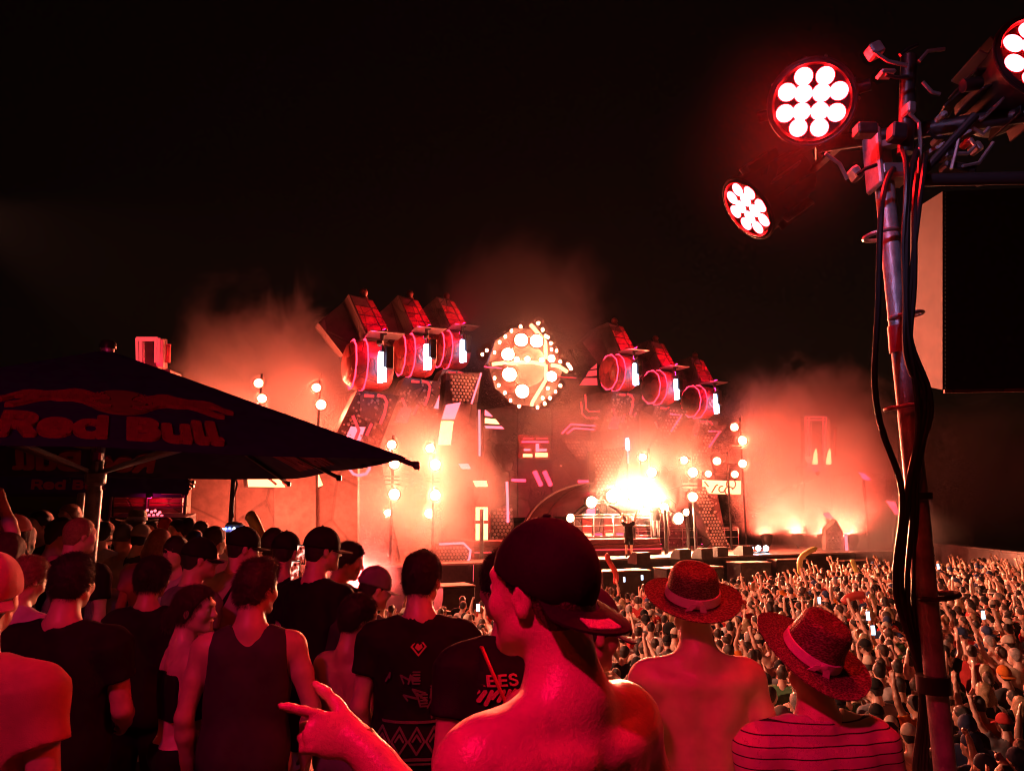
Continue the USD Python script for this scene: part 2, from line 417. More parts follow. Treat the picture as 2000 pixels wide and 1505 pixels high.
M['bottle'] = material('bottle_plastic', {'p': ('principled_bsdf', {'base_color': (.75, .8, .85), 'roughness': .12, 'transmission_weight': .85, 'ior': 1.3})}, surface='p.BSDF')
M['dome'] = material('dome_film', {'f': ('fresnel', {'IOR': 1.25}), 'm': ('mix_closure', {}), 't': ('transparent_bsdf', {'color': (.93, .93, .93)}), 'g': ('glossy_bsdf', {'roughness': .12, 'color': (.9, .9, .9)}),
                                   'a': ('math', {'math_type': 'multiply_add', 'value2': .8, 'value3': .03})},
                     [('f.fac', 'a.value1'), ('a.value', 'm.fac'), ('t.BSDF', 'm.closure1'), ('g.BSDF', 'm.closure2')], surface='m.closure')
M['straw'] = material('raffia', {
    'co': ('texture_coordinate', {}), 'v': ('voronoi_texture', {'scale': 125.0, 'feature': 'f1'}), 'n': ('noise_texture', {'scale': 85.0, 'detail': 5.0, 'roughness': .75, 'distortion': 2.0}),
    'mp': ('mapping', {'scale': (1.0, 1.0, 2.4)}), 'w': ('mix_float', {'fac': .5}),
    'r': ('rgb_ramp', {'ramp': [(.30, (.03, .022, .013)), (.44, (.085, .065, .038)), (.54, (.16, .125, .075)), (.68, (.28, .23, .15))]}),
    'b': ('bump', {'strength': .9, 'distance': .004}), 'p': ('principled_bsdf', {'roughness': .55, 'specular_ior_level': .35})},
    [('co.object', 'mp.vector'), ('mp.vector', 'v.vector'), ('mp.vector', 'n.vector'), ('v.distance', 'w.a'), ('n.fac', 'w.b'), ('w.result', 'r.fac'), ('r.color', 'p.base_color'), ('w.result', 'b.height'), ('b.normal', 'p.normal')], surface='p.BSDF')
def stripes(name, c1, c2, c3):
    """a woven shirt: bands across the yoke, upright stripes below it (object space, z up)"""
    return material(name, {
        'co': ('texture_coordinate', {}), 'sx': ('separate_xyz', {}),
        'band': ('math', {'math_type': 'multiply', 'value2': 225.0}), 'bs': ('math', {'math_type': 'sine'}), 'bg': ('math', {'math_type': 'greater_than', 'value2': .93}),
        'up': ('math', {'math_type': 'multiply', 'value2': 205.0}), 'us': ('math', {'math_type': 'sine'}), 'ug': ('math', {'math_type': 'greater_than', 'value2': .80}),
        'low': ('math', {'math_type': 'less_than', 'value2': 1.085}),
        'pick': ('mix_float', {}), 'n': ('noise_texture', {'scale': 40.0, 'detail': 3.0}), 'mx': ('mix', {'color1': c1, 'color2': c2}), 'mn': ('mix', {'mix_type': 'multiply', 'fac': .35}),
        'b': ('bump', {'strength': .2, 'distance': .01}), 'p': ('principled_bsdf', {'roughness': .85, 'specular_ior_level': .2})},
        [('co.object', 'sx.vector'), ('sx.z', 'band.value1'), ('band.value', 'bs.value1'), ('bs.value', 'bg.value1'), ('sx.x', 'up.value1'), ('up.value', 'us.value1'), ('us.value', 'ug.value1'),
         ('sx.z', 'low.value1'), ('low.value', 'pick.fac'), ('bg.value', 'pick.a'), ('ug.value', 'pick.b'), ('pick.result', 'mx.fac'), ('co.object', 'n.vector'), ('mx.color', 'mn.color1'), ('n.color', 'mn.color2'),
         ('n.fac', 'b.height'), ('b.normal', 'p.normal'), ('mn.color', 'p.base_color')], surface='p.BSDF')
M['striped'] = stripes('striped_cotton', (.55, .40, .36), (.045, .02, .025), (0, 0, 0))

# ---------------------------------------------------------------- people
def unit(v):
    v = np.asarray(v, float); return v / (np.linalg.norm(v) + 1e-12)
def flatcone(bl, a, b, ra, rb, k=.015, squash=None):
    """cone with flat ends: sleeves, legs of shorts"""
    a, b = np.asarray(a, float), np.asarray(b, float); ab = b - a; L = np.linalg.norm(ab); d = ab / L
    def fn(p):
        q = p - a; t = q @ d
        w = q - t[..., None] * d
        if squash is not None: w = w / squash
        return np.maximum(np.sqrt((w ** 2).sum(-1)) - (ra + (rb - ra) * np.clip(t / L, 0, 1)), np.maximum(-t, t - L))
    r = max(ra, rb) * (1 if squash is None else max(squash))
    return bl.add(fn, np.minimum(a, b) - r, np.maximum(a, b) + r, k)
HAIRLINE = ([-.12, -.075, -.045, -.022, .0, .02, .045, .065, .09], [-.085, -.08, -.045, -.015, -.02, -.012, .032, .058, .072])
class Fig:
    """a figure of 1.78 m facing +y; everything is scaled at the end"""
    def __init__(s, H=1.78, cell=.012, wide=1.0, female=False, yaw=0, pitch=0, roll=0, lean=(0, 0), arms=(None, None), hands=('relaxed', 'relaxed'),
                 palms=(None, None), stance=(0, 0), seed=0, fr=.0088, legs=True, muscle=1.0, shoulder_drop=(0, 0), hdirs=(None, None)):
        s.H, s.cell, s.w, s.f, s.seed, s.fr, s.legs, s.mu = H, cell, wide, female, seed, fr, legs, muscle
        s.k = H / 1.78
        s.Rh = R3(yaw, pitch, roll); s.pivot = np.array([lean[0], lean[1] - .012, 1.585])
        s.lean = np.array([lean[0], lean[1], 0])
        s.sh, s.el, s.wr = [], [], []
        s.hands, s.palms, s.hdirs = hands, palms, hdirs
        sw = (.178 if female else .2) * wide
        for i, sd in enumerate((-1, 1)):
            sh = np.array([sd * sw, -.02, 1.405 - shoulder_drop[i]]) + s.lean
            a = arms[i] or ((.055, -.04, -.285), (.035, .05, -.53))
            e, w = np.array(a[0], float), np.array(a[1], float)
            e[0] *= sd; w[0] *= sd
            if e[2] > -.1: sh = sh + [-.02 * sd, .0, .035]
            s.sh.append(sh); s.el.append(sh + e); s.wr.append(sh + w)
        s.leg = []
        for i, sd in enumerate((-1, 1)):
            st = stance[i]
            hip = np.array([sd * .088, -.01, .92]); an = np.array([sd * (.1 + abs(st) * .1), -.03 + st, .085])
            kn = (hip + an) / 2 + [sd * .012, .045 + abs(st) * .12, 0]
            s.leg.append((hip, kn, an))
    def hp(s, q):
        """head-local place (from the head's centre) to figure space"""
        return s.pivot + s.Rh @ (np.array([0, .03, .08]) + np.asarray(q, float))
    def up(s, z):
        return s.lean * np.clip((z - .95) / .45, 0, 1.3)
    def L(s, x, y, z):
        return np.array([x, y, z]) + s.up(z)
    def hand(s, b, i, fr):
        W, el, sd = s.wr[i], s.el[i], (-1, 1)[i]
        style = s.hands[i]; f = unit(s.hdirs[i] if s.hdirs[i] is not None else W - el)
        n = np.array(s.palms[i] if s.palms[i] is not None else (-sd, .15, 0), float)
        n = unit(n - f * (n @ f)); t = np.cross(n, f) * 1.0
        # thumb side: forwards / upwards for a hanging or raised arm
        ts = t if (t @ np.array([0, 1, .35])) > 0 else -t
        R = np.stack([ts, f, n], 1)
        b.cone(el + (W - el) * .8, W + f * .02, .030, .026, .02)
        b.ball(W + f * .052, (.041, .056, .0165), .014, 'u', R)
        bends = dict(relaxed=(24, 30, 20), open=(6, 8, 5), fist=(78, 88, 50), point=(78, 88, 50), hold=(50, 50, 30), up=(10, 14, 10))[style]
        for j, (o, ln) in enumerate(((.0295, .074), (.010, .083), (-.010, .077), (-.0285, .06))):
            bd = bends
            if style == 'point' and j == 0: bd = (4, 4, 3)
            if style == 'open': sp = (o / .03) * .13
            else: sp = (o / .03) * .04
            p = W + f * (.092 - abs(o) * .25) + ts * o
            ang, prts, d0 = 0.0, [p], unit(f + ts * sp)
            for q, (bb, fl) in enumerate(zip(bd, (.45, .31, .24))):
                ang += math.radians(bb)
                p = p + (d0 * math.cos(ang) + n * math.sin(ang)) * ln * fl; prts.append(p)
            b.chain(prts, [fr * 1.12, fr * 1.03, fr * .95, fr * .8], .006)
        p0 = W + f * .022 + ts * .026 + n * .006
        td = unit(f * .75 + ts * (.75 if style in ('open', 'point', 'up') else .35) + n * .35)
        p1 = p0 + td * .044; p2 = p1 + unit(td + f * .35) * .032; p3 = p2 + unit(td + f * .7) * .024
        b.chain([p0, p1, p2, p3], [.017, fr * 1.3, fr * 1.1, fr * .9], .012)
    def head(s, b, detail=True):
        h, R = s.hp, s.Rh
        b.ball(h((0, -.012, .028)), (.0755, .097, .088), .02, 'u', R)
        b.ball(h((0, .028, -.03)), (.060, .064, .088), .03, 'u', R)
        for sd in (-1, 1):
            b.cone(h((sd * .046, .0, -.062)), h((sd * .008, .066, -.096)), .022, .019, .025)
            b.ball(h((sd * .04, .058, -.028)), (.026, .026, .028), .02, 'u', R)
            b.ball(h((sd * .0775, -.014, -.012)), (.0085, .019, .031), .006, 'u', R @ R3(sd * -18, -8, 0))
        if detail:
            b.cone(h((-.033, .078, .026)), h((.033, .078, .026)), .0145, .0145, .02)
            for sd in (-1, 1):
                b.ball(h((sd * .032, .101, .003)), (.0185, .0175, .0125), .014, 's', R)
                b.ball(h((sd * .0325, .0785, .002)), (.0125, .0125, .0115), .004, 'u', R)
                b.ball(h((sd * .012, .096, -.032)), (.0085, .010, .008), .006, 'u', R)
                b.ball(h((sd * .0865, -.010, -.008)), (.0055, .0105, .018), .004, 's', R @ R3(sd * -18, -8, 0))
            b.cone(h((0, .088, .014)), h((0, .1085, -.027)), .0085, .013, .012)
            b.ball(h((0, .089, -.0575)), (.023, .011, .0065), .007, 'u', R)
            b.ball(h((0, .087, -.0705)), (.020, .011, .0075), .007, 'u', R)
            b.cone(h((-.025, .094, -.0635)), h((.025, .094, -.0635)), .0028, .0028, .004, 's')
            b.ball(h((0, .074, -.1)), (.020, .018, .016), .02, 'u', R)
    def body_blob(s, detail=True):
        b, w, L = Blob(), s.w, s.L
        mu = s.mu
        if s.f:
            b.ball(L(0, -.01, .95), (.168, .122, .13), .05).ball(L(0, 0, 1.10), (.122, .09, .15), .06).ball(L(0, -.005, 1.26), (.14, .105, .18), .06)
            for sd in (-1, 1): b.ball(L(sd * .07, .085, 1.27), (.062, .06, .06), .03)
        else:
            b.ball(L(0, -.01, .95), (.158 * w, .112, .13), .05).ball(L(0, 0, 1.10), (.142 * w, .10, .16), .06).ball(L(0, -.005, 1.27), (.163 * w, .118, .19), .06)
            for sd in (-1, 1): b.ball(L(sd * .075 * w, .07, 1.315), (.085 * w, .048, .062), .03)
        sx = .125 * w if not s.f else .115 * w
        b.cone(L(-sx, -.025, 1.395), L(sx, -.025, 1.395), .072, .072, .04)
        for sd in (-1, 1):
            b.cone(L(0, -.045, 1.485), L(sd * .15 * w, -.032, 1.432), .046 * mu, .034 * mu ** 1.3, .05)
            b.ball(L(sd * .125 * w, -.04, 1.23), (.045, .06, .13), .05)
            b.ball(L(sd * .088 * w, -.098, 1.335), (.055, .030 * mu, .085), .03, 'u', R3(sd * 12, 0, sd * 14))
            if mu > 1.05: b.cone(L(sd * .03, -.112, 1.40), L(sd * .15 * w, -.085, 1.405), .020 * mu, .024 * mu, .035)
            b.ball(L(sd * .05, -.085, 1.12), (.04, .035, .17), .035)
        b.cone(L(0, -.150, 1.02), L(0, -.146, 1.40), .016, .012, .05, 's')
        nk = s.pivot
        b.chain([L(0, -.04, 1.40), L(0, -.04, 1.485), nk + s.Rh @ np.array([0, .004, .02])], [.078, .06 if not s.f else .05, .054 if not s.f else .046], .035)
        b.cone(L(.0, -.04, 1.47), nk + s.Rh @ np.array([0, -.025, .04]), .05, .045, .03)
        for i, sd in enumerate((-1, 1)):
            a = 1.0 if not s.f else .82
            a *= .6 + .4 * mu
            b.ball(s.sh[i] + [-sd * .004, 0, -.008], (.058 * a, .060 * a, .07 * a), .06)
            m1 = (s.sh[i] * .55 + s.el[i] * .45); m2 = s.el[i] * .68 + s.wr[i] * .32
            b.chain([s.sh[i], m1, s.el[i], m2, s.wr[i]], [.052 * a, .05 * a, .040 * a, .043 * a, .027 * a], .02)
            s.hand(b, i, s.fr)
        for i, (hip, kn, an) in enumerate(s.leg):
            sd = (-1, 1)[i]
            b.ball((sd * .075, -.075, .93), (.088, .075, .1), .04)
            b.cone(hip, kn, .088, .056, .03).cone(kn, an, .056, .038, .03)
            b.ball(kn * .62 + an * .38 + [0, -.03, 0], (.046, .05, .1), .03)
            b.cone(an + [0, -.02, -.045], an + [sd * .015, .15, -.055], .036, .03, .03)
        s.head(b, detail)
        return b
    def fin(s, m):
        m.apply_scale(s.k); return m
    def body(s, detail=True, cell=None):
        return s.fin(s.body_blob(detail).mesh(cell or s.cell))
    def warp(s, amp, fx=14, fz=7):
        sd = s.seed
        def folds(p):
            q = p * [fx, fx, fz]; q = q + np.stack([q[:, 2] * .5, 0 * q[:, 0], q[:, 0] * .35], 1)
            a = meshkit.fbm(q * .8 + sd * 3.7, 3, sd); r_ = 1 - np.abs(2 * meshkit.fbm(q * .55 + sd * 1.9, 2, sd + 7) - 1) * 2.2
            return amp * (1.5 * (a - .5) - .9 * np.clip(r_, -.4, 1) * (.6 + .4 * np.sin(p[:, 2] * 9 + sd)))
        return folds
    def torso_blob(s, t, loose=1.0):
        b, w, L = Blob(), s.w, s.L
        if s.f:
            b.ball(L(0, -.005, 1.26), (.14 + t, .108 + t, .19), .06)
            for sd in (-1, 1): b.ball(L(sd * .07, .085, 1.27), (.062 + t, .06 + t, .06 + t), .03)
            b.ball(L(0, -.008, 1.03), (.15 + t * loose, .118 + t, .36), .06)
            b.ball((0, -.012, .94), (.176 + t, .135 + t, .2), .06)
            for sd in (-1, 1): b.ball((sd * .075, -.078, .93), (.092 + t, .082 + t, .12), .05).ball(L(sd * .125 * w, -.04, 1.23), (.045 + t, .06 + t, .14), .05)
        else:
            b.ball(L(0, -.005, 1.27), (.165 * w + t, .125 + t, .2), .06)
            b.ball(L(0, -.008, 1.03), (.166 * w + t * loose, .125 + t * loose, .38), .06)
            b.ball((0, -.012, .94), (.172 * w + t * loose, .128 + t * loose, .2), .06)
            for sd in (-1, 1): b.ball((sd * .075, -.078, .93), (.092 + t, .082 + t, .12), .05).ball(L(sd * .125 * w, -.04, 1.23), (.045 + t, .06 + t, .14), .05)
            for sd in (-1, 1): b.ball(L(sd * .075 * w, .07, 1.315), (.085 * w + t, .048 + t, .062), .03)
        for sd in (-1, 1): b.ball(L(sd * .088 * w, -.095, 1.335), (.06 + t, .022 + t, .09), .035, 'u', R3(sd * 12, 0, sd * 14))
        return b
    def shirt(s, sleeve=.55, hem=.84, t=.018, amp=.008, neck=.078, cell=None, loose=1.6):
        b = s.torso_blob(t, loose); w, L = s.w, s.L
        sx = .125 * w
        b.cone(L(-sx * .8, -.025, 1.39), L(sx * .8, -.025, 1.39), .070 + t, .070 + t, .05)
        for i, sd in enumerate((-1, 1)):
            b.cone(L(0, -.045, 1.485), L(sd * .14 * w, -.032, 1.438), .046 + t * .7, .038 + t * .7, .045)
            b.ball(s.sh[i] + [0, 0, -.006], (.056 + t, .062 + t, .064 + t), .04)
            e = s.el[i] if sleeve <= 1 else s.wr[i]
            if sleeve <= 1:
                flatcone(b, s.sh[i] - [0, 0, .012], s.sh[i] + (s.el[i] - s.sh[i]) * sleeve, .054 + t, .053 + t, .05)
            else:
                b.cone(s.sh[i], s.el[i], .056 + t, .048 + t, .03); flatcone(b, s.el[i], s.el[i] * .12 + s.wr[i] * .88, .05 + t, .036 + t, .03)
        b.cone(L(0, -.026, 1.50), L(0, .02, 1.64), neck, neck + .03, .03, 's')
        wr = s.warp(amp)
        return s.fin(b.mesh(cell or s.cell * 1.15, wr, lambda p: hem + .012 * np.sin(p[:, 0] * 17 + s.seed) - p[:, 2]))
    def tank(s, hem=.86, t=.013, amp=.004, arm=.082, neck=.1, cell=None, top=None):
        b = s.torso_blob(t, 1.5); L, w = s.L, s.w
        if top is None:
            for sd in (-1, 1):
                b.cone(L(sd * .06, -.04, 1.47), L(sd * .125 * w, -.03, 1.425), .036 + t, .045 + t, .04)
            b.cone(L(-.1 * w, -.025, 1.39), L(.1 * w, -.025, 1.39), .078 + t, .078 + t, .04)
        for i, sd in enumerate((-1, 1)):
            b.ball(s.sh[i] + [sd * .028, 0, -.012], (.07, .13, .115), .015, 's')
            b.cone(s.sh[i], s.el[i], arm - .015, arm - .02, .012, 's')
        b.cone(L(0, -.03, 1.51), L(0, .06, 1.60), neck, neck + .04, .015, 's')
        cl = (lambda p: np.maximum(hem - p[:, 2], p[:, 2] - 9 if top is None else p[:, 2] - top))
        return s.fin(b.mesh(cell or s.cell, s.warp(amp), cl))
    def trousers(s, length=1.0, t=.014, amp=.006, cell=None, waist=1.0):
        b = Blob()
        b.ball((0, -.008, .95), (.162 * s.w + t, .12 + t, .14), .05)
        for i, (hip, kn, an) in enumerate(s.leg):
            sd = (-1, 1)[i]
            b.ball((sd * .075, -.072, .93), (.088 + t, .072 + t, .1), .04)
            if length > .6:
                b.ball(kn * .62 + an * .38 + [0, -.03, 0], (.046 + t, .05 + t, .12), .03)
                b.cone(hip, kn, .09 + t, .062 + t, .03); flatcone(b, kn, kn + (an - kn) * (length - .5) * 2, .062 + t, .052 + t, .03)
            else:
                flatcone(b, hip, hip + (kn - hip) * length * 2, .092 + t, .078 + t * 1.6, .03)
        return s.fin(b.mesh(cell or s.cell * 1.35, s.warp(amp, 12, 6), lambda p: p[:, 2] - waist))
    def shoes(s, cell=None):
        out = []
        for i, (hip, kn, an) in enumerate(s.leg):
            sd = (-1, 1)[i]; b = Blob()
            b.cone(an + [0, -.025, -.03], an + [sd * .015, .16, -.048], .05, .042, .03).cone(an + [0, -.02, .0], an + [0, 0, .03], .05, .048, .02)
            m = b.mesh(cell or s.cell * 1.3, None, lambda p: .004 - p[:, 2]); out.append(s.fin(m))
        return out
    def to_head(s, p):
        return (p - s.pivot) @ s.Rh - np.array([0, .03, .08])
    def hair(s, style='short', t=.014, amp=.009, freq=42, cell=None, raise_=0.0):
        b, h, R = Blob(), s.hp, s.Rh
        hl = (np.array(HAIRLINE[0]), np.array(HAIRLINE[1]) + raise_)
        b.ball(h((0, -.012, .030)), (.0755 + t, .097 + t, .089 + t * 1.25), .02, 'u', R)
        if style == 'quiff':
            b.ball(h((0, .055, .105)), (.06, .045, .03), .03, 'u', R).ball(h((0, .0, .115)), (.06, .07, .022), .03, 'u', R)
        b.ball(h((0, -.045, -.03)), (.060 + t, .056 + t, .065), .03, 'u', R)
        def clip(p):
            q = s.to_head(p); return np.interp(q[:, 1], *hl) - q[:, 2]
        if style in ('long', 'bun', 'tail'):
            hl = ([-.12, -.03, .0, .03, .07, .09], [-.1, -.09, -.05, .02, .07, .08])
        if style == 'long':
            for x in (-.05, 0, .05):
                b.chain([h((x, -.06, .0)), h((x * 1.25, -.085, -.1)), h((x * 1.35, -.075, -.2)), h((x * 1.1, -.06, -.29))], [.05, .045, .04, .018], .03)
            for sd in (-1, 1): b.chain([h((sd * .06, .0, .02)), h((sd * .078, -.02, -.07)), h((sd * .08, -.03, -.17))], [.03, .03, .015], .03)
            clip = None
        if style == 'bun': b.ball(h((0, -.115, .02)), (.042, .036, .042), .012, 'u', R)
        if style == 'tail': b.chain([h((0, -.105, .02)), h((0, -.14, -.03)), h((0, -.135, -.13)), h((0, -.12, -.2))], [.026, .03, .025, .01], .015)
        wr = (lambda p: amp * 2 * (meshkit.fbm(s.to_head(p) * freq + s.seed * 5.1, 3, s.seed) - .5))
        return s.fin(b.mesh(cell or max(.0075, s.cell * .9), wr, clip))
    def cap(s, back=False, tilt=8, t=.017, cell=None, brim=.075, flat=.012, high=.012, turn=0):
        b, h, R = Blob(), s.hp, s.Rh
        Rc = R @ R3(turn + (180 if back else 0), 0, 0)
        sg = -1 if back else 1
        tl = math.tan(math.radians(tilt))
        b.ball(h((0, -.012, .030)), (.0755 + t, .097 + t, .089 + t + high), .02, 'u', R)
        def clip(p):
            q = s.to_head(p); return (.012 - sg * tl * (q[:, 1])) - q[:, 2]
        def seams(p):
            q = s.to_head(p) - np.array([0, -.012, .03]); a = np.arctan2(q[:, 1], q[:, 0])
            return .0016 * np.exp(-(np.abs((a / (PI / 3) + .5) % 1 - .5) * 60 * np.hypot(q[:, 0], q[:, 1])) ** 2 / .9) + .0015 * (meshkit.fbm(p * 25, 2, s.seed) - .5)
        dome = s.fin(b.mesh(cell or max(.0065, s.cell * .85), seams, clip))
        na, nr = 21, 7
        v = []
        for side in (0, 1):
            for i in range(na):
                a = math.radians(-68 + 136 * i / (na - 1))
                for j in range(nr):
                    r = j / (nr - 1); ext = brim * math.cos(a * .95) ** .55 if abs(a) < 1.55 else 0
                    x = math.sin(a) * (.0755 + t * .7 + r * ext * .55); y = math.cos(a) * (.097 + t * .55) - .012 * sg + r * ext
                    z = .0 - (x / .09) ** 2 * flat - r * .006 - (0 if side == 0 else .0042)
                    yy = (y) * sg
                    v.append(h((x * 1.0, yy, (.014 - tl * sg * yy + z + .004))))
        v = np.array(v); f = []
        N = na * nr
        for i in range(na - 1):
            for j in range(nr - 1):
                q = [i * nr + j, i * nr + j + 1, (i + 1) * nr + j + 1, (i + 1) * nr + j]
                f += [[q[0], q[2], q[1]], [q[0], q[3], q[2]]]; f += [[N + q[0], N + q[1], N + q[2]], [N + q[0], N + q[2], N + q[3]]]
        for i in range(na - 1):
            for j in (0, nr - 1):
                a, c = i * nr + j, (i + 1) * nr + j
                f += [[a, c, N + c], [a, N + c, N + a]]
        for j in range(nr - 1):
            for i in (0, na - 1):
                a, c = i * nr + j, i * nr + j + 1
                f += [[a, c, N + c], [a, N + c, N + a]]
        br = trimesh.Trimesh(v, np.array(f), process=False)
        if turn:
            c = h((0, -.012, .03)); T = np.eye(4); Rt = R @ R3(turn) @ R.T; T[:3, :3] = Rt; T[:3, 3] = c - Rt @ c; br.apply_transform(T)
        br = s.fin(br); br.fix_normals()
        btn = trimesh.creation.icosphere(2, .008); btn.apply_scale((1, 1, .55)); btn.apply_translation(h((0, -.012, .119 + t + high))); s.fin(btn)
        return dome, br, btn
    def cap_patch(s, tilt, t, brim, flat, a0, a1, r0, r1):
        """a stitched patch on the upper face of a backward cap's brim"""
        tl = math.tan(math.radians(tilt)); v = []; n, m = 10, 5
        for lift in (.0045, .0065):
            for i in range(n):
                a = math.radians(a0 + (a1 - a0) * i / (n - 1))
                for j in range(m):
                    r = r0 + (r1 - r0) * j / (m - 1); ext = brim * math.cos(a * .95) ** .55
                    x = math.sin(a) * (.0755 + t * .7 + r * ext * .55); y = math.cos(a) * (.097 + t * .55) + .012 + r * ext
                    v.append(s.hp((x, -y, .014 - tl * y - (x / .09) ** 2 * flat - r * .006 + lift)))
        f = []; N = n * m
        for i in range(n - 1):
            for j in range(m - 1):
                q = [i * m + j, i * m + j + 1, (i + 1) * m + j + 1, (i + 1) * m + j]
                f += [[N + q[0], N + q[1], N + q[2]], [N + q[0], N + q[2], N + q[3]], [q[0], q[2], q[1]], [q[0], q[3], q[2]]]
        return s.fin(trimesh.Trimesh(np.array(v), np.array(f), process=False))
    def straw_hat(s, brim=.115, crown=.115, tilt=(0, 0)):
        c = s.hp((0, -.012, .035)); T = np.eye(4); T[:3, :3] = s.Rh @ R3(0, tilt[0], tilt[1]); T[:3, 3] = c
        rc = .098
        prof_c = [(rc + .004, -.004), (rc + .001, .02), (rc - .004, .06), (rc - .01, crown - .022), (rc - .022, crown - .004), (rc - .045, crown), (.03, crown - .009), (.0, crown - .012)]
        cr = lathe(prof_c, 56)
        cr.vertices[:, 1] *= 1.12
        dent = np.clip((cr.vertices[:, 2] - .07) / .05, 0, 1)
        cr.vertices[:, 0] *= 1 - .10 * dent * np.clip(cr.vertices[:, 1] / .1, -.2, 1)
        n = 72; rr = [rc - .004, rc + .012, rc + brim * .33, rc + brim * .66, rc + brim * .95, rc + brim]
        v = []
        for side in (0, 1):
            for r in rr:
                for i in range(n):
                    a = 2 * PI * i / n; q = (r - rc) / brim
                    z = -.004 + .006 * q * q + .012 * math.cos(2 * a) * q * q + .0035 * math.sin(3 * a + s.seed) * q - (.004 if side else 0)
                    v.append((r * math.cos(a), r * math.sin(a) * (1.12 - .06 * q), z))
        f = []; m = len(rr); N = n * m
        for i in range(m - 1):
            for j in range(n):
                a, b_, c_, d = i * n + j, i * n + (j + 1) % n, (i + 1) * n + (j + 1) % n, (i + 1) * n + j
                f += [[a, c_, b_], [a, d, c_], [N + a, N + b_, N + c_], [N + a, N + c_, N + d]]
        for i in (0, m - 1):
            for j in range(n):
                a, b_ = i * n + j, i * n + (j + 1) % n
                f += [[a, b_, N + b_], [a, N + b_, N + a]]
        bm = trimesh.Trimesh(np.array(v), np.array(f), process=False); bm.fix_normals()
        band = lathe([(rc + .0055, .002), (rc + .007, .004), (rc + .0035, .034), (rc + .001, .036)], 56); band.vertices[:, 1] *= 1.12
        # a short tied end at the back
        e1 = slab([(-.004, -.116, .028), (-.03, -.122, .026), (-.052, -.13, -.0), (-.028, -.128, .002)], (0, -1, .1), .003)
        e2 = slab([(-.004, -.116, .030), (.02, -.122, .022), (.03, -.13, -.008), (.004, -.127, -.004)], (0, -1, .1), .003)
        kn = trimesh.creation.icosphere(2, .014); kn.apply_scale((1.1, .5, 1.1)); kn.apply_translation((-.002, -.117, .022))
        out = []
        for mm in (cr, bm, band, cat([e1, e2, kn])):
            mm.apply_transform(T); out.append(s.fin(mm))
        return out
    def eyes(s):
        out = []
        for sd in (-1, 1):
            e = trimesh.creation.icosphere(2, .0118); e.apply_translation(s.hp((sd * .0325, .0800, .002)))
            p = trimesh.creation.icosphere(2, .0062); p.apply_scale((1, .5, 1)); p.apply_transform(np.block([[s.Rh, np.zeros((3, 1))], [np.zeros((1, 3)), 1]])); p.apply_translation(s.hp((sd * .0325, .0905, .002)))
            out.append((s.fin(e), s.fin(p)))
        return out

def hair_strands(par, mesh, m, n, length, seed, droop=.4, width=.0011):
    """short loose hairs standing out of a hair mesh"""
    rr = np.random.default_rng(seed)
    tri = mesh.triangles; ar = mesh.area_faces
    fi = rr.choice(len(ar), n, p=ar / ar.sum()); u = rr.random((n, 2)); sw_ = u.sum(1) > 1; u[sw_] = 1 - u[sw_]
    t = tri[fi]; p = t[:, 0] + u[:, :1] * (t[:, 1] - t[:, 0]) + u[:, 1:] * (t[:, 2] - t[:, 0])
    nr = mesh.face_normals[fi]; L = length * rr.uniform(.5, 1.3, (n, 1))
    comb = meshkit.noise(p * 22 + 3, seed)[:, None] * [1.0, .3, 0] + meshkit.noise(p * 22 + 9, seed)[:, None] * [-.8, .3, 0]
    d = nr * .75 + comb * .9 + rr.normal(0, .25, (n, 3)) + [0, -.15, -droop]
    d /= np.linalg.norm(d, axis=1, keepdims=True)
    p0 = p - nr * .002; p1 = p + (nr * .5 + d * .5) * L * .5; p2 = p1 + d * L * .5 - [0, 0, droop * .15 * length]
    c = UsdGeom.BasisCurves.Define(stage, numbered(path_of(par), 'hair_strands')); c.CreateTypeAttr('linear'); c.CreateCurveVertexCountsAttr([3] * n)
    c.CreatePointsAttr(Vt.Vec3fArray.FromNumpy(np.stack([p0, p1, p2], 1).reshape(-1, 3).astype(np.float32)))
    c.CreateWidthsAttr(Vt.FloatArray.FromNumpy(np.tile(np.array([1, .8, .25], np.float32) * width, n))); c.SetWidthsInterpolation('vertex')
    UsdShade.MaterialBindingAPI.Apply(c.GetPrim()).Bind(m); say(c.GetPrim(), kind='stuff', label='loose short hairs')

# ---------------------------------------------------------------- ground, deck, wall, trees
XA, NA = np.array([.919, .395, 0]), np.array([.395, -.919, 0])      # along the stage front, and out of it towards the crowd
S0 = np.array([5.2, 33.6, 0.0])
UP = np.array([0, 0, 1.0])
def stage_at(s, back, z):
    return S0 + XA * s - NA * back + UP * z
def F(px, py, back):
    """the place seen at that pixel on the upright plane BACK metres behind the stage's front edge"""
    o, d = np.array([0, 0, EYE]), cam_dir(px, py)
    return o + d * (((S0 - NA * back - o) @ NA) / (d @ NA))
def slab_px(pts, thick, back=None, depth=None, proud=0.0):
    p = [F(x, y, back) for x, y in pts] if back is not None else [P(x, y, depth if np.isscalar(depth) else depth[i]) for i, (x, y) in enumerate(pts)]
    p = np.array(p); c = p.mean(0)
    n = np.linalg.svd(p - c)[2][2]
    if n @ (np.array([0, 0, EYE]) - c) < 0: n = -n
    return slab(p + n * proud, n, thick)
rng = np.random.default_rng(7)

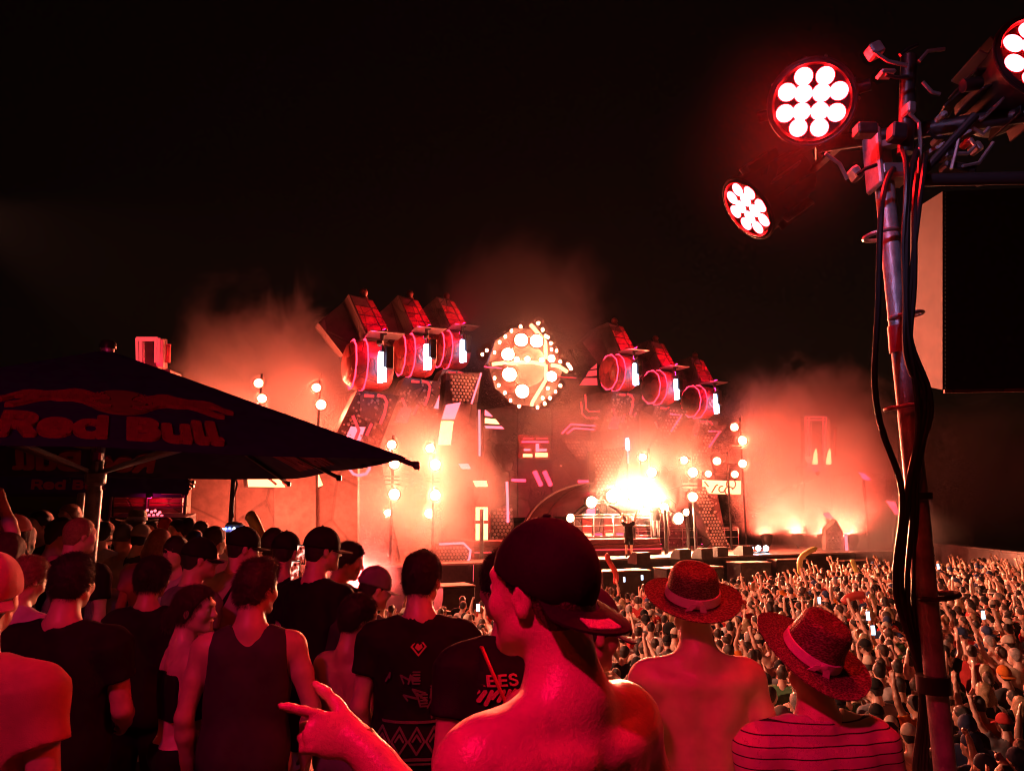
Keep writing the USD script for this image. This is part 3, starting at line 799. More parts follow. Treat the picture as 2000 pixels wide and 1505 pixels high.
g = trimesh.creation.box((420, 420, .4)); g.apply_translation((0, 90, FIELD - .2))
obj('ground', g, M['earth'], kind='structure', label='dark trampled festival field under the crowd')
deck_poly = Polygon([(3.6, -7), (3.6, 3.3), (.9, 3.45), (-.35, 4.9), (-1.35, 6.4), (-2.2, 9.0), (-3.4, 16.5), (-16, 18), (-16, -7)])
deck = UsdGeom.Xform.Define(stage, numbered('/World', 'deck')).GetPrim()
say(deck, label='raised viewing deck of dark boards', kind='structure')
obj('deck_base', trimesh.transformations and extrude(deck_poly.buffer(-.03), DECK - .06 - FIELD).apply_translation((0, 0, FIELD)), M['black_box'], deck)
bi = 0
for k in range(-16, 4):
    strip = sbox(k * 1.0 + .006, -7, k * 1.0 + .994, 18).intersection(deck_poly)
    if strip.is_empty: continue
    b = extrude(strip, .05); b.apply_translation((0, 0, DECK - .05 - .002 * (k % 3 == 0)))
    obj('plank', b, M['deck'], deck)

wall = thing('side_wall', 'pale concrete wall along the far right side of the crowd', 'wall')
for k in range(11):
    y0 = 14 + k * 4.0; z0 = FIELD + 1.07; xw = 24.6 + (y0 - 36) * .18
    obj('wall_panel', chamfer_box((.22, 3.96, 2.15), .02, (xw + .05 * math.sin(k * 2.1), y0 + 2, z0), trimesh.transformations.rotation_matrix(-.178, [0, 0, 1])), M['concrete'], wall)
    obj('coping', chamfer_box((.34, 3.98, .09), .015, (xw, y0 + 2, FIELD + 2.20), trimesh.transformations.rotation_matrix(-.178, [0, 0, 1])), M['concrete'], wall)

def tree(x, y, h, seed, label):
    r = np.random.default_rng(seed)
    t = thing('tree', label, 'tree', (x, y, FIELD), group='trees beyond the side wall')
    trunk = [tube([(0, 0, -.1), (.1, .05, h * .25), (.05, -.1, h * .5), (.2, .1, h * .8)], [.28, .22, .15, .05], 9)]
    ends = []
    for k in range(9):
        a = r.uniform(0, 2 * PI); z0 = h * r.uniform(.28, .6); L = h * r.uniform(.22, .38)
        e = np.array([math.cos(a) * L, math.sin(a) * L, z0 + L * r.uniform(.4, .9)]); ends.append(e)
        trunk.append(tube([(0.05, 0, z0), e * [.5, .5, 1] - [0, 0, L * .25], e], [.1, .06, .02], 6))
    obj('trunk', cat(trunk), M['bark'], t)
    cs = [np.array([0, 0, h * .82])] + ends
    N = 5200
    ci = r.integers(0, len(cs), N); cen = np.array(cs)[ci]
    rad = h * .17
    dv = r.normal(size=(N, 3)); dv /= np.linalg.norm(dv, axis=1, keepdims=True)
    pos = cen + dv * (r.uniform(.35, 1.0, (N, 1)) ** .6) * rad * [1, 1, .8]
    u = r.normal(size=(N, 3)); u /= np.linalg.norm(u, axis=1, keepdims=True)
    w = np.cross(u, r.normal(size=(N, 3))); w /= np.linalg.norm(w, axis=1, keepdims=True)
    s = r.uniform(.07, .16, (N, 1))
    v = np.stack([pos - u * s, pos + w * s * .5, pos + u * s, pos - w * s * .5], 1).reshape(-1, 3)
    q = np.arange(N)[:, None] * 4
    f = np.vstack([q + [0, 1, 2], q + [0, 2, 3]])
    obj('crown', trimesh.Trimesh(v, f, process=False), M['leaf'], t, smooth=False)
for k, (x, y, h, lab) in enumerate([(40, 66, 9.5, 'tall dark leafy tree behind the far end of the concrete wall'), (41, 58, 8.5, 'rounded dark tree over the middle of the concrete wall'),
                                    (50, 74, 12.5, 'tallest dark tree far behind the wall'), (36, 46, 7.0, 'low dark tree behind the near end of the concrete wall')]):
    tree(x, y, h, 40 + k, lab)

# ---------------------------------------------------------------- stage platform
st = thing('stage', 'wide concert stage with pale floor and dark red riser', 'stage')
def block(s0, s1, b0, b1, z0, z1, ch=.02):
    c = (stage_at(s0, b0, z0) + stage_at(s1, b1, z1)) / 2
    return chamfer_box((s1 - s0, b1 - b0, z1 - z0), ch, c, basis(XA, -NA, UP, (0, 0, 0)))
for k in range(16):
    s0 = -13 + k * 1.9
    obj('floor_panel', block(s0 + .01, s0 + 1.89, 0, 9, 1.27, 1.35, .01), M['stage_floor'], st)
    obj('skirt_panel', block(s0 + .015, s0 + 1.885, .12, .2, FIELD, 1.26, .01), M['black_box'], st)
for k, (z0, z1) in enumerate([(1.352, 1.63), (1.65, 1.86), (1.88, 2.10)]):
    obj('riser_board', block(-6.5, 3.2, 2.2 + .05 * k, 8.2, z0, z1, .015), M['riser'], st)
obj('riser_trim', block(-6.5, 3.2, 2.14, 2.19, 1.60, 1.66, .005), M['led_dim'], st)
for s0 in (-6.2, 3.4):
    obj('corner_post', rod(stage_at(s0, 2.1, 1.36), stage_at(s0, 2.1, 3.5), .09, 8), M['black_metal'], st)

def railing(label, s0, s1, back, z, n):
    r = thing('stage_railing', label, 'railing', group='railings on the stage')
    for k in range(n + 1):
        s = s0 + (s1 - s0) * k / n
        obj('post', rod(stage_at(s, back, z), stage_at(s, back, z + 1.1), .028, 7), M['alu'], r)
    for h in (.12, .6, 1.0, 1.12): obj('rail', rod(stage_at(s0, back, z + h), stage_at(s1, back, z + h), .024, 7), M['alu'], r)
railing('metal railing behind the striding performer on the riser', -1.2, 3.1, 2.9, 2.11, 4)
railing('long metal railing at the right back of the stage', 3.6, 11.4, 6.4, 1.36, 8)

def sub_box(px, py, wpx, top, label, depth_off):
    """a bass cabinet whose pale lid is seen at that pixel"""
    c = on_plane(px, py, top); w = wpx * (c[1] / FPX) * 1.0
    t = thing('subwoofer', label, 'subwoofer', (0, 0, 0), group='bass cabinets in front of the stage')
    R = basis(XA, -NA, UP, (0, 0, 0)); dpt = 1.0
    obj('cabinet', chamfer_box((w, dpt, top - .06 - FIELD), .03, [c[0], c[1], (top - .06 + FIELD) / 2], R), M['black_box'], t)
    obj('lid', chamfer_box((w + .04, dpt + .04, .05), .012, c - UP * .028, R), M['ply_top'], t)
    for k in (-1, 1):
        q = lathe([(.30, 0), (.32, .02), (.24, .03), (.08, .0)], 18)
        q = aim(q, NA, c + XA * w * .24 * k + NA * (dpt / 2 + .005) - UP * top * .5); obj('speaker_cone', q, M['black_metal'], t)
for a in [(1212, 1112, 105, 1.05, 'pale-topped bass cabinet below the striding performer', 0), (1345, 1106, 130, 1.05, 'long bass cabinet behind the crown of the straw hat', 0), (1462, 1096, 72, 1.12, 'bass cabinet under the three white lamps', 0),
          (1532, 1090, 74, 1.15, 'bass cabinet just left of the yellow inflatable tube', 0), (1655, 1092, 60, 1.0, 'small dark cabinet at the foot of the studded pink pillar', 0), (887, 1140, 62, 1.1, 'dark cabinet below the studded panel beside the badged black T-shirt', 0)]:
    sub_box(*a)
def wedge(px, py, label, flip=1):
    c = on_plane(px, py, 1.35)
    t = thing('floor_monitor', label, 'monitor', group='wedge monitors along the stage front')
    pr = Polygon([(-.34, 0), (.34, 0), (.34, .18), (-.02, .44), (-.34, .44)])
    m = extrude(pr, .62); m.apply_translation((0, 0, -.31)); m.apply_transform(basis(-NA, UP, XA * -1, c)); obj('cabinet', m, M['black_box'], t)
    gq = lathe([(.17, 0), (.19, .015), (.10, .02), (.03, .0)], 16); dd = unit(-NA * .6 + UP * .8)
    obj('speaker_cone', aim(gq, dd, c - NA * .16 + UP * .315), M['black_metal'], t)
for a in [(1248, 1100, 'black floor monitor at the feet of the striding performer'), (1330, 1091, 'black floor monitor beneath the bright corner strobe'), (1403, 1086, 'grey-lit floor monitor alone on the right of the stage'), (1372, 1090, 'small black monitor between two larger ones'), (1452, 1083, 'black monitor close to the three white lamps')]:
    wedge(*a)
lb = thing('lamp_bar', 'bar with three cold white lamps at the right of the stage', 'stage lamp')
lc = F(1482, 1070, 1.0)
obj('bar', rod(lc - XA * .6 - UP * .2, lc + XA * .6 - UP * .2, .04), M['black_metal'], lb)
for k in (-1, 0, 1):
    c = F(1481 + 15 * k, 1070, 1.0); h = obj('lamp_head', aim(lathe([(.05, -.3), (.13, -.22), (.16, 0), (.13, .01)], 14), NA * .8 - XA * .6, c), M['black_metal'], lb)
    obj('lens', aim(lathe([(.001, .015), (.13, .02), (.09, .05), (.001, .06)], 14), NA * .8 - XA * .6, c), M['lamp_white'], h)

# ---------------------------------------------------------------- robot-hand fingers
def studs(pts_px, back=None, depth=None, pitch=.2, r=.07, proud=0.0, h=.6, skip=.0, seed=0):
    p = np.array([F(x, y, back) for x, y in pts_px] if back is not None else [P(x, y, depth if np.isscalar(depth) else depth[i]) for i, (x, y) in enumerate(pts_px)])
    c = p.mean(0); n = np.linalg.svd(p - c)[2][2]
    if n @ (np.array([0, 0, EYE]) - c) < 0: n = -n
    a, b, _ = frame_of(n); p2 = np.stack([(p - c) @ a, (p - c) @ b], 1); pg = Polygon(p2).buffer(0)
    rr = np.random.default_rng(seed); out = []
    base = lathe([(r, 0), (r * .8, r * h * .6), (r * .3, r * h)], 6)
    lo, hi = p2.min(0), p2.max(0)
    j = 0
    for yy in np.arange(lo[1], hi[1], pitch * .87):
        for xx in np.arange(lo[0] + (pitch / 2 if j % 2 else 0), hi[0], pitch):
            if rr.random() < skip or not pg.contains(shapely.Point(xx, yy)): continue
            out.append(aim(base, n, c + a * xx + b * yy + n * proud))
        j += 1
    return cat(out) if out else None
def tube_px(pts, r, back=None, depth=None, proud=.0, sides=6):
    p = [F(x, y, back) if back is not None else P(x, y, depth) for x, y in pts]
    return tube(np.array(p) + NA * proud, r, sides)
def finger(px, py, D, label, smiley=False, seed=0, tower=True):
    O = P(px, py, D)
    T = basis(XA, NA, UP, O)
    def loc(m): m = m.copy(); m.apply_transform(T); return m
    def poly(pts, n1, thick):           # corner (r, u) pairs on the plane n = n1, thick going back
        m = extrude(Polygon(pts), thick); m.apply_transform(basis((1, 0, 0), (0, 0, 1), (0, -1, 0), (0, n1, 0))); return loc(m)
    t = thing('robot_finger', label, 'stage sculpture', group='fingers of the two robot hands over the stage')
    obj('upper_segment', poly([(-1.30, 3.12), (-.30, 2.98), (.62, 1.50), (-.52, 1.46)], -.35, 2.4), M['stage_dark'], t)
    for k in range(4):
        f0, f1 = .04 + k * .235, .04 + k * .235 + .205
        def pt(f, e): l = np.array([-1.30, 3.12]) * (1 - f) + np.array([-.52, 1.46]) * f; r_ = np.array([-.30, 2.98]) * (1 - f) + np.array([.62, 1.50]) * f; return tuple(l * (1 - e) + r_ * e)
        obj('arm_panel', poly([pt(f0, .07), pt(f0, .66), pt(f1, .66), pt(f1, .07)], -.31 + .03 * (k % 2), .05), M['stage_red'] if k else M['stage_panel'], t)
        obj('arm_panel', poly([pt(f0, .72), pt(f0, .96), pt(f1, .96), pt(f1, .72)], -.27, .08), M['stage_red'], t)
    obj('back_fin', poly([(-1.3, 3.1), (-.5, 1.5), (-1.2, .8), (-2.3, 2.1)], -1.6, .9), M['stage_dark'], t)
    bc = lathe([(.22, 0), (.2, .08), (.12, .1), (.17, .2), (.19, .3), (.13, .42), (.03, .47)], 12); bc.apply_translation((-.62, -.7, 3.08)); obj('beacon', loc(bc), M['stage_red'], t)
    drum = lathe([(.55, -1.30), (.80, -1.22), (1.04, -.95), (1.08, -.55), (1.08, .30), (.9, .62), (.5, .68)], 10)
    drum.apply_transform(rotm(90, [0, 1, 0])); drum.apply_translation((0, -.85, .27)); obj('knuckle_drum', loc(drum), M['stage_red'], t)
    for x, rr in ((-.98, 1.04), (-.52, 1.10)):
        a = np.linspace(0, 2 * PI, 11)[:-1] + PI / 10 * 0
        obj('drum_ring', loc(tube([(x, -.85 + rr * math.cos(q) * 1.01, .27 + rr * math.sin(q) * 1.01) for q in a], .035, 6, True)), M['led_red'], t)
    obj('top_plate', loc(chamfer_box((1.45, 1.15, .07), .02, (.15, .1, 1.42))), M['alu'], t)
    obj('hanger_pole', loc(rod((-.02, .38, 1.4), (-.02, .38, .6), .09, 8)), M['black_metal'], t)
    obj('light_bar', loc(chamfer_box((.22, .16, 1.28), .03, (-.06, .46, -.02))), M['led_white'], t)
    obj('speaker_stack', loc(chamfer_box((.34, .3, .95), .03, (.3, .36, .42))), M['black_box'], t)
    for k in range(4): obj('speaker_cone', loc(aim(lathe([(.09, 0), (.1, .012), (.04, .0)], 10), (0, 1, 0), (.3, .512, .78 - .24 * k))), M['black_metal'], t)
    obj('lower_bar', loc(chamfer_box((.16, .12, .62), .02, (.12, .44, -.3))), M['led_white'], t)
    for n_, (lx, lz, d) in enumerate([(.05, 1.52, (-.35, -.15, 1)), (-.25, .9, (-.8, -.7, -.1))]):
        w = obj('wash_lamp', loc(aim(lathe([(.06, -.2), (.12, -.1), (.14, .0), (.12, .01)], 12), d, (lx, .45 if n_ == 0 else .75, lz))), M['black_metal'], t)
        obj('lens', loc(aim(lathe([(.001, .012), (.11, .015), (.001, .02)], 12), d, (lx, .45 if n_ == 0 else .75, lz))), M['wash'], w)
    if smiley:
        n0 = .235; sx, sz = -.0, .05
        for e in (-.13, .12):
            q = trimesh.creation.icosphere(2, .075); q.apply_scale((1, .35, 1.7)); q.apply_translation((sx + e, n0, sz + .14)); obj('eye', loc(q), M['led_pink'], t)
        obj('smile', loc(tube([(sx + .34 * math.cos(a), n0 + .01, sz + .08 + .34 * math.sin(a)) for a in np.linspace(PI * 1.02, PI * 1.98, 13)], .028, 6)), M['led_pink'], t)
    # lower limb, two slabs that meet at an elbow
    if tower:
        zb = O[2] - FIELD
        l1 = [(-.75, -.85), (1.05, -.95), (.25, -3.2), (-1.75, -3.2)]; l2 = [(-1.75, -3.22), (.25, -3.22), (1.5, -zb + 1.3), (-.1, -zb + 1.3)]
        obj('lower_segment', poly(l1, -.7, 1.3), M['stage_panel'], t); obj('shin', poly(l2, -.75, 1.2), M['stage_panel'], t)
        rr = np.random.default_rng(seed); dots = []
        pg = Polygon(l1).buffer(-.12)
        while len(dots) < 70:
            q = rr.uniform((-1.75, -3.2), (1.05, -.85))
            if pg.contains(shapely.Point(*q)):
                s = rr.uniform(.03, .075); e = trimesh.creation.icosphere(1, s); e.apply_scale((1, .6, 1)); e.apply_translation((q[0], -.69, q[1])); dots.append(e)
        obj('stud', loc(cat(dots)), M['stage_pale'], t, kind='stuff', label='round studs scattered over the limb')
        pg2 = Polygon(l2).buffer(-.14); dots = []
        while len(dots) < 110:
            q = rr.uniform((-1.75, -zb + 1.3), (1.5, -3.2))
            if pg2.contains(shapely.Point(*q)):
                s = rr.uniform(.03, .07); e = trimesh.creation.icosphere(1, s); e.apply_scale((1, .6, 1)); e.apply_translation((q[0], -.74, q[1])); dots.append(e)
        obj('stud', loc(cat(dots)), M['stage_pale'], t, kind='stuff', label='round studs scattered over the shin')
        pipe = M['led_dim']
        for pts in ([(-.45, -1.05), (-.05, -1.05)], [(.1, -1.0), (.38, -1.05), (.5, -1.25), (.42, -1.75), (.25, -2.2)], [(-.9, -1.9), (-.62, -2.5), (-.8, -3.0)], [(-.1, -2.2), (-.3, -2.7)]):
            obj('light_pipe', loc(tube([(x, -.64, z) for x, z in pts], .07, 7)), pipe, t)
        obj('light_panel', poly([(-.95, -2.35), (-.35, -2.35), (-.6, -3.1), (-1.25, -3.1)], -.66, .05), M['led_pink'] if seed % 2 else M['led_dim'], t)
    return t
for a in [(741, 720, 30.5, 'nearest robot finger with white light bar, above the parasol tip', False, 1), (829, 700, 36, 'middle finger of the robot hand over the parasol, smiling face on its knuckle', True, 2), (899, 688, 41, 'innermost finger of the robot hand next to the round emblem', False, 3),
          (1233, 733, 43, 'tallest finger of the far robot hand, beside the round emblem', False, 4), (1313, 762, 45.5, 'middle finger of the far robot hand with a second bright white lamp', False, 5), (1390, 790, 48, 'outermost finger of the far robot hand with a smiling face', True, 6)]:
    finger(*a)

# ---------------------------------------------------------------- back wall of the stage
bw = thing('stage_backdrop', 'dark faceted stage backdrop with glowing red line panels', 'stage backdrop')
for k, pts in enumerate([[(945, 800), (1010, 790), (1010, 1010), (945, 1020)], [(1012, 792), (1078, 800), (1078, 1008), (1012, 1010)], [(1080, 800), (1172, 765), (1172, 1005), (1080, 1008)], [(1174, 765), (1250, 800), (1250, 1010), (1174, 1005)],
                         [(1252, 800), (1345, 850), (1345, 1020), (1252, 1010)], [(880, 790), (943, 800), (943, 1110), (880, 1110)]]):
    obj('wall_panel', slab_px(pts, .5, back=9.2 + .25 * (k % 2)), M['stage_dark'] if k not in (4, 5) else M['stage_panel'], bw)
for pts in ([(1143, 770), (1145, 798), (1150, 803), (1171, 803)], [(1135, 785), (1137, 808), (1146, 816), (1171, 816)]):
    obj('light_pipe', tube_px(pts, .05, back=8.8), M['led_dim'], bw)
for pts in ([(1098, 846), (1115, 828), (1171, 832)], [(1108, 846), (1121, 836), (1171, 839)]):
    obj('light_pipe', tube_px(pts, .045, back=8.8), M['led_red'], bw)
for pts, m in (([(1142, 738), (1166, 738), (1167, 752), (1133, 752)], 'led_dim'), ([(1151, 724), (1166, 722), (1166, 733), (1145, 735)], 'led_dim'), ([(1166, 710), (1166, 719), (1153, 721)], 'led_dim'),
               ([(948, 800), (958, 808), (962, 813), (948, 811)], 'led_pink'), ([(948, 816), (968, 818), (976, 828), (948, 826)], 'led_amber'), ([(948, 831), (980, 832), (985, 837), (950, 836)], 'led_pink')):
    obj('light_panel', slab_px(pts, .08, back=8.75), M[m], bw)
obj('stud_panel', slab_px([(1095, 855), (1165, 858), (1160, 885), (1132, 903)], .2, back=8.3), M['stage_panel'], bw)
obj('stud', studs([(1098, 857), (1163, 860), (1158, 883), (1132, 900)], back=8.3, pitch=.2, r=.08), M['stage_pale'], bw, kind='stuff', label='rows of studs on the hanging triangle')
for x in (1044, 1063):
    obj('light_pipe', tube_px([(x, 920), (x + 13, 948)], .12, back=8.4), M['led_red'], bw)
for pts in ([(1000, 937), (1026, 938)], [(1130, 940), (1155, 940), (1162, 946), (1164, 956)]):
    obj('light_pipe', tube_px(pts, .09, back=8.6), M['led_red'], bw)
lp = thing('led_sign', 'square red sign with bright bars, hanging under the round emblem', 'light sign')
obj('frame', slab_px([(1016, 848), (1074, 850), (1074, 896), (1016, 894)], .3, back=8.0), M['stage_red'], lp)
for x0, x1, y0, y1, m in ((1022, 1040, 886, 892, 'led_amber'), (1046, 1070, 884, 892, 'led_amber'), (1024, 1036, 876, 880, 'led_pink'), (1047, 1053, 866, 882, 'led_pink'), (1054, 1068, 876, 881, 'led_pink'), (1020, 1071, 861, 864, 'led_red'), (1022, 1042, 854, 857, 'led_dim'), (1048, 1070, 854, 857, 'led_dim')):
    obj('light_bar', slab_px([(x0, y0), (x1, y0), (x1, y1), (x0, y1)], .06, back=7.95), M[m], lp)
# the pillars left of the middle, with bright strips
pl = thing('stage_pillar', 'tall pillar with glowing amber strips, left of the round emblem', 'pillar')
obj('shaft', slab_px([(872, 728), (940, 728), (918, 900), (915, 1135), (860, 1135), (862, 860)], .9, back=6.5), M['stage_panel'], pl)
obj('stud_panel', slab_px([(877, 728), (940, 732), (920, 790), (884, 785)], .1, back=6.35), M['stage_panel'], pl)
obj('stud', studs([(878, 729), (934, 733), (917, 788), (885, 783)], back=6.33, pitch=.19, r=.08, seed=2), M['stage_pale'], pl, kind='stuff', label='tight rows of studs on the pillar head')
obj('edge_light', tube_px([(940, 728), (921, 788)], .05, back=6.3), M['led_pink'], pl)
for pts, m in (([(872, 790), (900, 785), (888, 818), (863, 818)], 'led_pink'), ([(862, 822), (886, 822), (880, 868), (856, 868)], 'led_amber'), ([(896, 905), (914, 905), (920, 915), (903, 915)], 'led_pink'), ([(924, 938), (950, 938), (953, 950), (930, 950)], 'led_amber')):
    obj('light_panel', slab_px(pts, .06, back=6.3), M[m], pl)
obj('side_light', tube_px([(936, 800), (937, 890)], .06, back=6.3), M['led_pink'], pl)
p2 = thing('stage_pillar', 'upright column with two tall amber panels, behind the black backwards cap', 'pillar')
obj('shaft', slab_px([(925, 950), (958, 950), (958, 1140), (925, 1140)], .8, back=4.0), M['stage_red'], p2)
for y0, y1 in ((990, 1016), (1022, 1066)): obj('light_panel', slab_px([(930, y0), (953, y0), (953, y1), (930, y1)], .06, back=3.9), M['led_amber'], p2)
obj('base_light', tube_px([(925, 1100), (925, 1135)], .1, back=3.8), M['led_pink'], p2)
sp = thing('studded_panel', 'studded slanting panel edged with light, above the dark bass cabinet', 'stage panel')
obj('panel', slab_px([(850, 1062), (905, 1060), (919, 1075), (919, 1130), (850, 1122)], .3, back=1.5), M['stage_panel'], sp)
obj('stud', studs([(853, 1065), (904, 1063), (916, 1077), (916, 1124), (853, 1116)], back=1.5, pitch=.15, r=.062, seed=3), M['stage_pale'], sp, kind='stuff', label='rows of small studs')
obj('edge_light', tube_px([(858, 1062), (905, 1060), (919, 1074), (917, 1090), (912, 1098), (919, 1110), (919, 1135)], .05, back=1.4), M['led_pink'], sp)
sp = thing('studded_panel', 'studded panel with amber glow just left of the clear dome', 'stage panel')
obj('panel', slab_px([(960, 995), (1000, 985), (1005, 1040), (960, 1060)], .3, back=4.5), M['stage_panel'], sp)
obj('stud', studs([(962, 998), (998, 988), (1002, 1038), (962, 1056)], back=4.5, pitch=.19, r=.08, seed=4), M['stage_pale'], sp, kind='stuff', label='rows of studs lit amber')
obj('edge_light', tube_px([(990, 940), (992, 1000), (992, 1020)], .07, back=4.4), M['led_pink'], sp)
# slanting limbs of the far hand
for lab, up_, lo_, b1, b2 in (('slanting studded limb right of the backdrop chevrons', [(1205, 803), (1258, 787), (1218, 870), (1170, 900)], [(1160, 880), (1222, 872), (1190, 985), (1165, 985)], 9, 5),
                              ('narrow slanting limb with curled light pipes', [(1310, 795), (1344, 800), (1312, 850), (1270, 872)], None, 9, 6),
                              ('outer slanting limb bent like a knee beside the yellow sign', [(1385, 830), (1420, 830), (1385, 880), (1348, 905)], [(1352, 960), (1378, 950), (1428, 1075), (1395, 1080)], 8, 5)):
    t = thing('slanting_limb', lab, 'stage sculpture', group='slanting limbs of the far robot hand')
    obj('upper_slab', slab_px(up_, .8, back=b1), M['stage_panel'], t)
    q = studs(up_, back=b1, pitch=.24, r=.075, skip=.25, seed=len(lab)); obj('stud', q, M['stage_pale'], t, kind='stuff', label='studs on the slanting face')
    x = np.array(up_, float); c = x.mean(0); inn = c + (x - c) * .62
    obj('light_pipe', tube_px([tuple(inn[0]), tuple(inn[1]), tuple(inn[2])], .05, back=b1 - .05), M['led_red'], t)
    if lo_ is not None:
        obj('lower_slab', slab_px(lo_, .7, back=b2), M['stage_panel'], t)
        q = studs(lo_, back=b2, pitch=.2, r=.08, skip=.1, seed=len(lab) + 1); obj('stud', q, M['stage_pale'], t, kind='stuff', label='wavy rows of studs on the lower slab')
sb = thing('light_stick', 'single thin upright light stick, cold white at its tip, over the stage', 'stage lamp')
obj('pole', tube_px([(1226, 985), (1226, 880)], .06, back=5.5), M['black_metal'], sb); obj('tip', tube_px([(1226, 878), (1225, 856)], .10, back=5.5), M['led_white'], sb); obj('stem_light', tube_px([(1227, 905), (1226, 880)], .05, back=5.45), M['led_pink'], sb)

# ---------------------------------------------------------------- round emblem
em = thing('round_emblem', 'round emblem ringed with bulbs and crossed by bright bars, high above the stage', 'stage emblem')
EB = 6.0
ec = F(1030, 715, EB); pxm = np.linalg.norm(ec - [0, 0, EYE]) / FPX
plate = aim(lathe([(2.0, -.45), (2.15, -.3), (2.15, -.02), (1.9, .02), (.02, .04)], 10), NA, ec - NA * .15); obj('back_plate', plate, M['stage_dark'], em)
face = aim(lathe([(1.15, -.1), (1.15, .02), (1.05, .08), (.02, .1)], 24), NA, ec - NA * .08 + UP * .1); obj('face_disc', face, M['stage_pale'], em)
for pts, m in (([(1036, 634), (1042, 640), (1065, 667), (1066, 700)], 'led_amber'), ([(1066, 712), (1066, 742), (1040, 785), (1038, 792)], 'led_amber'), ([(962, 711), (985, 708), (1040, 707), (1064, 712)], 'led_amber'), ([(1077, 713), (1092, 715), (1108, 726)], 'led_amber'), ([(946, 716), (980, 719)], 'led_red'), ([(1085, 735), (1125, 738)], 'led_dim')):
    obj('cross_bar', tube_px(pts, .10 if m == 'led_amber' else .03, back=EB - .35), M[m], em)
for x, y, r_ in ((1018, 664, .40), (1048, 666, .40), (992, 692, .38), (995, 731, .42), (1020, 764, .40), (1077, 735, .32), (1077, 700, .22), (1009, 702, .16), (1030, 701, .16), (1058, 703, .14)):
    c = F(x, y, EB - .45)
    h = obj('lamp_head', aim(lathe([(r_ * .5, -.3), (r_ * .95, -.2), (r_ * 1.05, 0), (r_ * .95, .01)], 14), NA * .9 - XA * .25, c), M['black_metal'], em)
    obj('lens', aim(lathe([(.001, .012), (r_ * .85, .02), (r_ * .6, .06), (.001, .08)], 14), NA * .9 - XA * .25, c), M['blinder'], h)
bulbs = [(1017, 638), (999, 646), (987, 657), (976, 668), (966, 688), (966, 738), (974, 752), (986, 767), (997, 782), (1014, 793), (1050, 795), (1064, 788), (1074, 777), (1085, 765), (1094, 753), (1070, 758), (1060, 777), (1051, 631), (1060, 644), (1066, 656), (1070, 658), (1076, 670), (1077, 682), (1087, 685), (1094, 706), (1109, 711), (1113, 716), (1115, 720), (951, 684), (942, 692)]
for x, y in bulbs:
    c = F(x, y, EB - .3); b_ = trimesh.creation.icosphere(1, .07); b_.apply_scale((1, 1, 1.25)); b_.apply_translation(c); obj('bulb', b_, M['bulb'], em)
    
# ---------------------------------------------------------------- blinder masts
def blinders(lab, lamps, depth, louvres=(), pole=None):
    t = thing('blinder_mast', lab, 'stage lamp', group='masts of round blinders')
    x = np.mean([l[0] for l in lamps]); y0, y1 = min(l[1] for l in lamps), max(l[1] for l in lamps)
    top = P(x + 3, y0 - 18, depth + .4); obj('pole', rod((top[0], top[1], FIELD), top, .055, 8), M['black_metal'], t)
    for l in lamps:
        c = P(l[0], l[1], depth); r_ = l[2] if len(l) > 2 else .21
        d = unit(np.array([0, 0, EYE]) - c) * .55 + NA * .6; d = unit(d)
        h = obj('lamp_head', aim(lathe([(r_ * .5, -.35), (r_ * .95, -.25), (r_ * 1.12, 0), (r_ * .98, .01)], 14), d, c), M['black_metal'], t)
        r_ *= .86
        obj('lens', aim(lathe([(.001, .012), (r_ * .88, .02), (r_ * .8, .10), (r_ * .5, .17), (.001, .19)], 14), d, c), M['blinder'], h)
        b = c - d * .2; q = np.array([top[0], top[1], b[2]])
        obj('bracket', rod(b, q, .03, 6), M['black_metal'], t)
    for yy in louvres:
        a, b = P(x - 14, yy, depth - .05), P(x + 14, yy + .5, depth - .05)
        obj('louvre', bar(a, b, .10, .06), M['stage_pale'], t)
blinders('pair of orange blinders above the parasol slope, in the thickest of the smoke', [(505, 748), (512, 778)], 31)
blinders('pair of orange blinders between the smoke and the nearest robot finger', [(618, 757), (627, 790, .25)], 32)
blinders('four blinders in a column at the tip of the dark parasol', [(765, 868), (770, 905, .24), (770, 965, .25), (757, 1001, .15)], 29.5, (930, 937, 945))
blinders('four blinders in a column right of the parasol tip', [(840, 875), (850, 907, .25), (850, 967, .25), (838, 1002, .22)], 31.5, (933, 940))
blinders('pair of blinders above the row of strobes on the stage', [(1255, 893), (1273, 922, .28)], 38, (935, 942))
blinders('three blinders in a column before the bent outer limb', [(1336, 898), (1353, 922, .30), (1353, 970, .30)], 39, (944, 951))
blinders('four small blinders above the yellow sign', [(1400, 900, .25), (1383, 925, .2), (1450, 905, .25), (1435, 926, .22)], 41)
blinders('two blinders highest at the right end of the stage', [(1434, 834, .25), (1450, 860, .27)], 42, (870, 875))
stb = thing('strobe_truss', 'dark truss arching over the dome, full of blazing white strobes', 'stage lamp')
TP = [(1118, 1006), (1155, 975), (1200, 960), (1240, 958), (1275, 968), (1300, 990), (1328, 1005), (1342, 998)]
obj('chord', tube_px(TP, .07, back=4.2), M['black_metal'], stb); obj('chord', tube_px([(x, y + 9) for x, y in TP], .07, back=4.5), M['black_metal'], stb)
for k in range(len(TP) - 1):
    obj('lacing', tube_px([TP[k], (TP[k + 1][0], TP[k + 1][1] + 9)], .03, back=4.35), M['black_metal'], stb)
for x0 in (1118, 1342):
    q = F(x0, 1003, 4.3); obj('leg', rod((q[0], q[1], 1.36), q, .09, 8), M['black_metal'], stb)
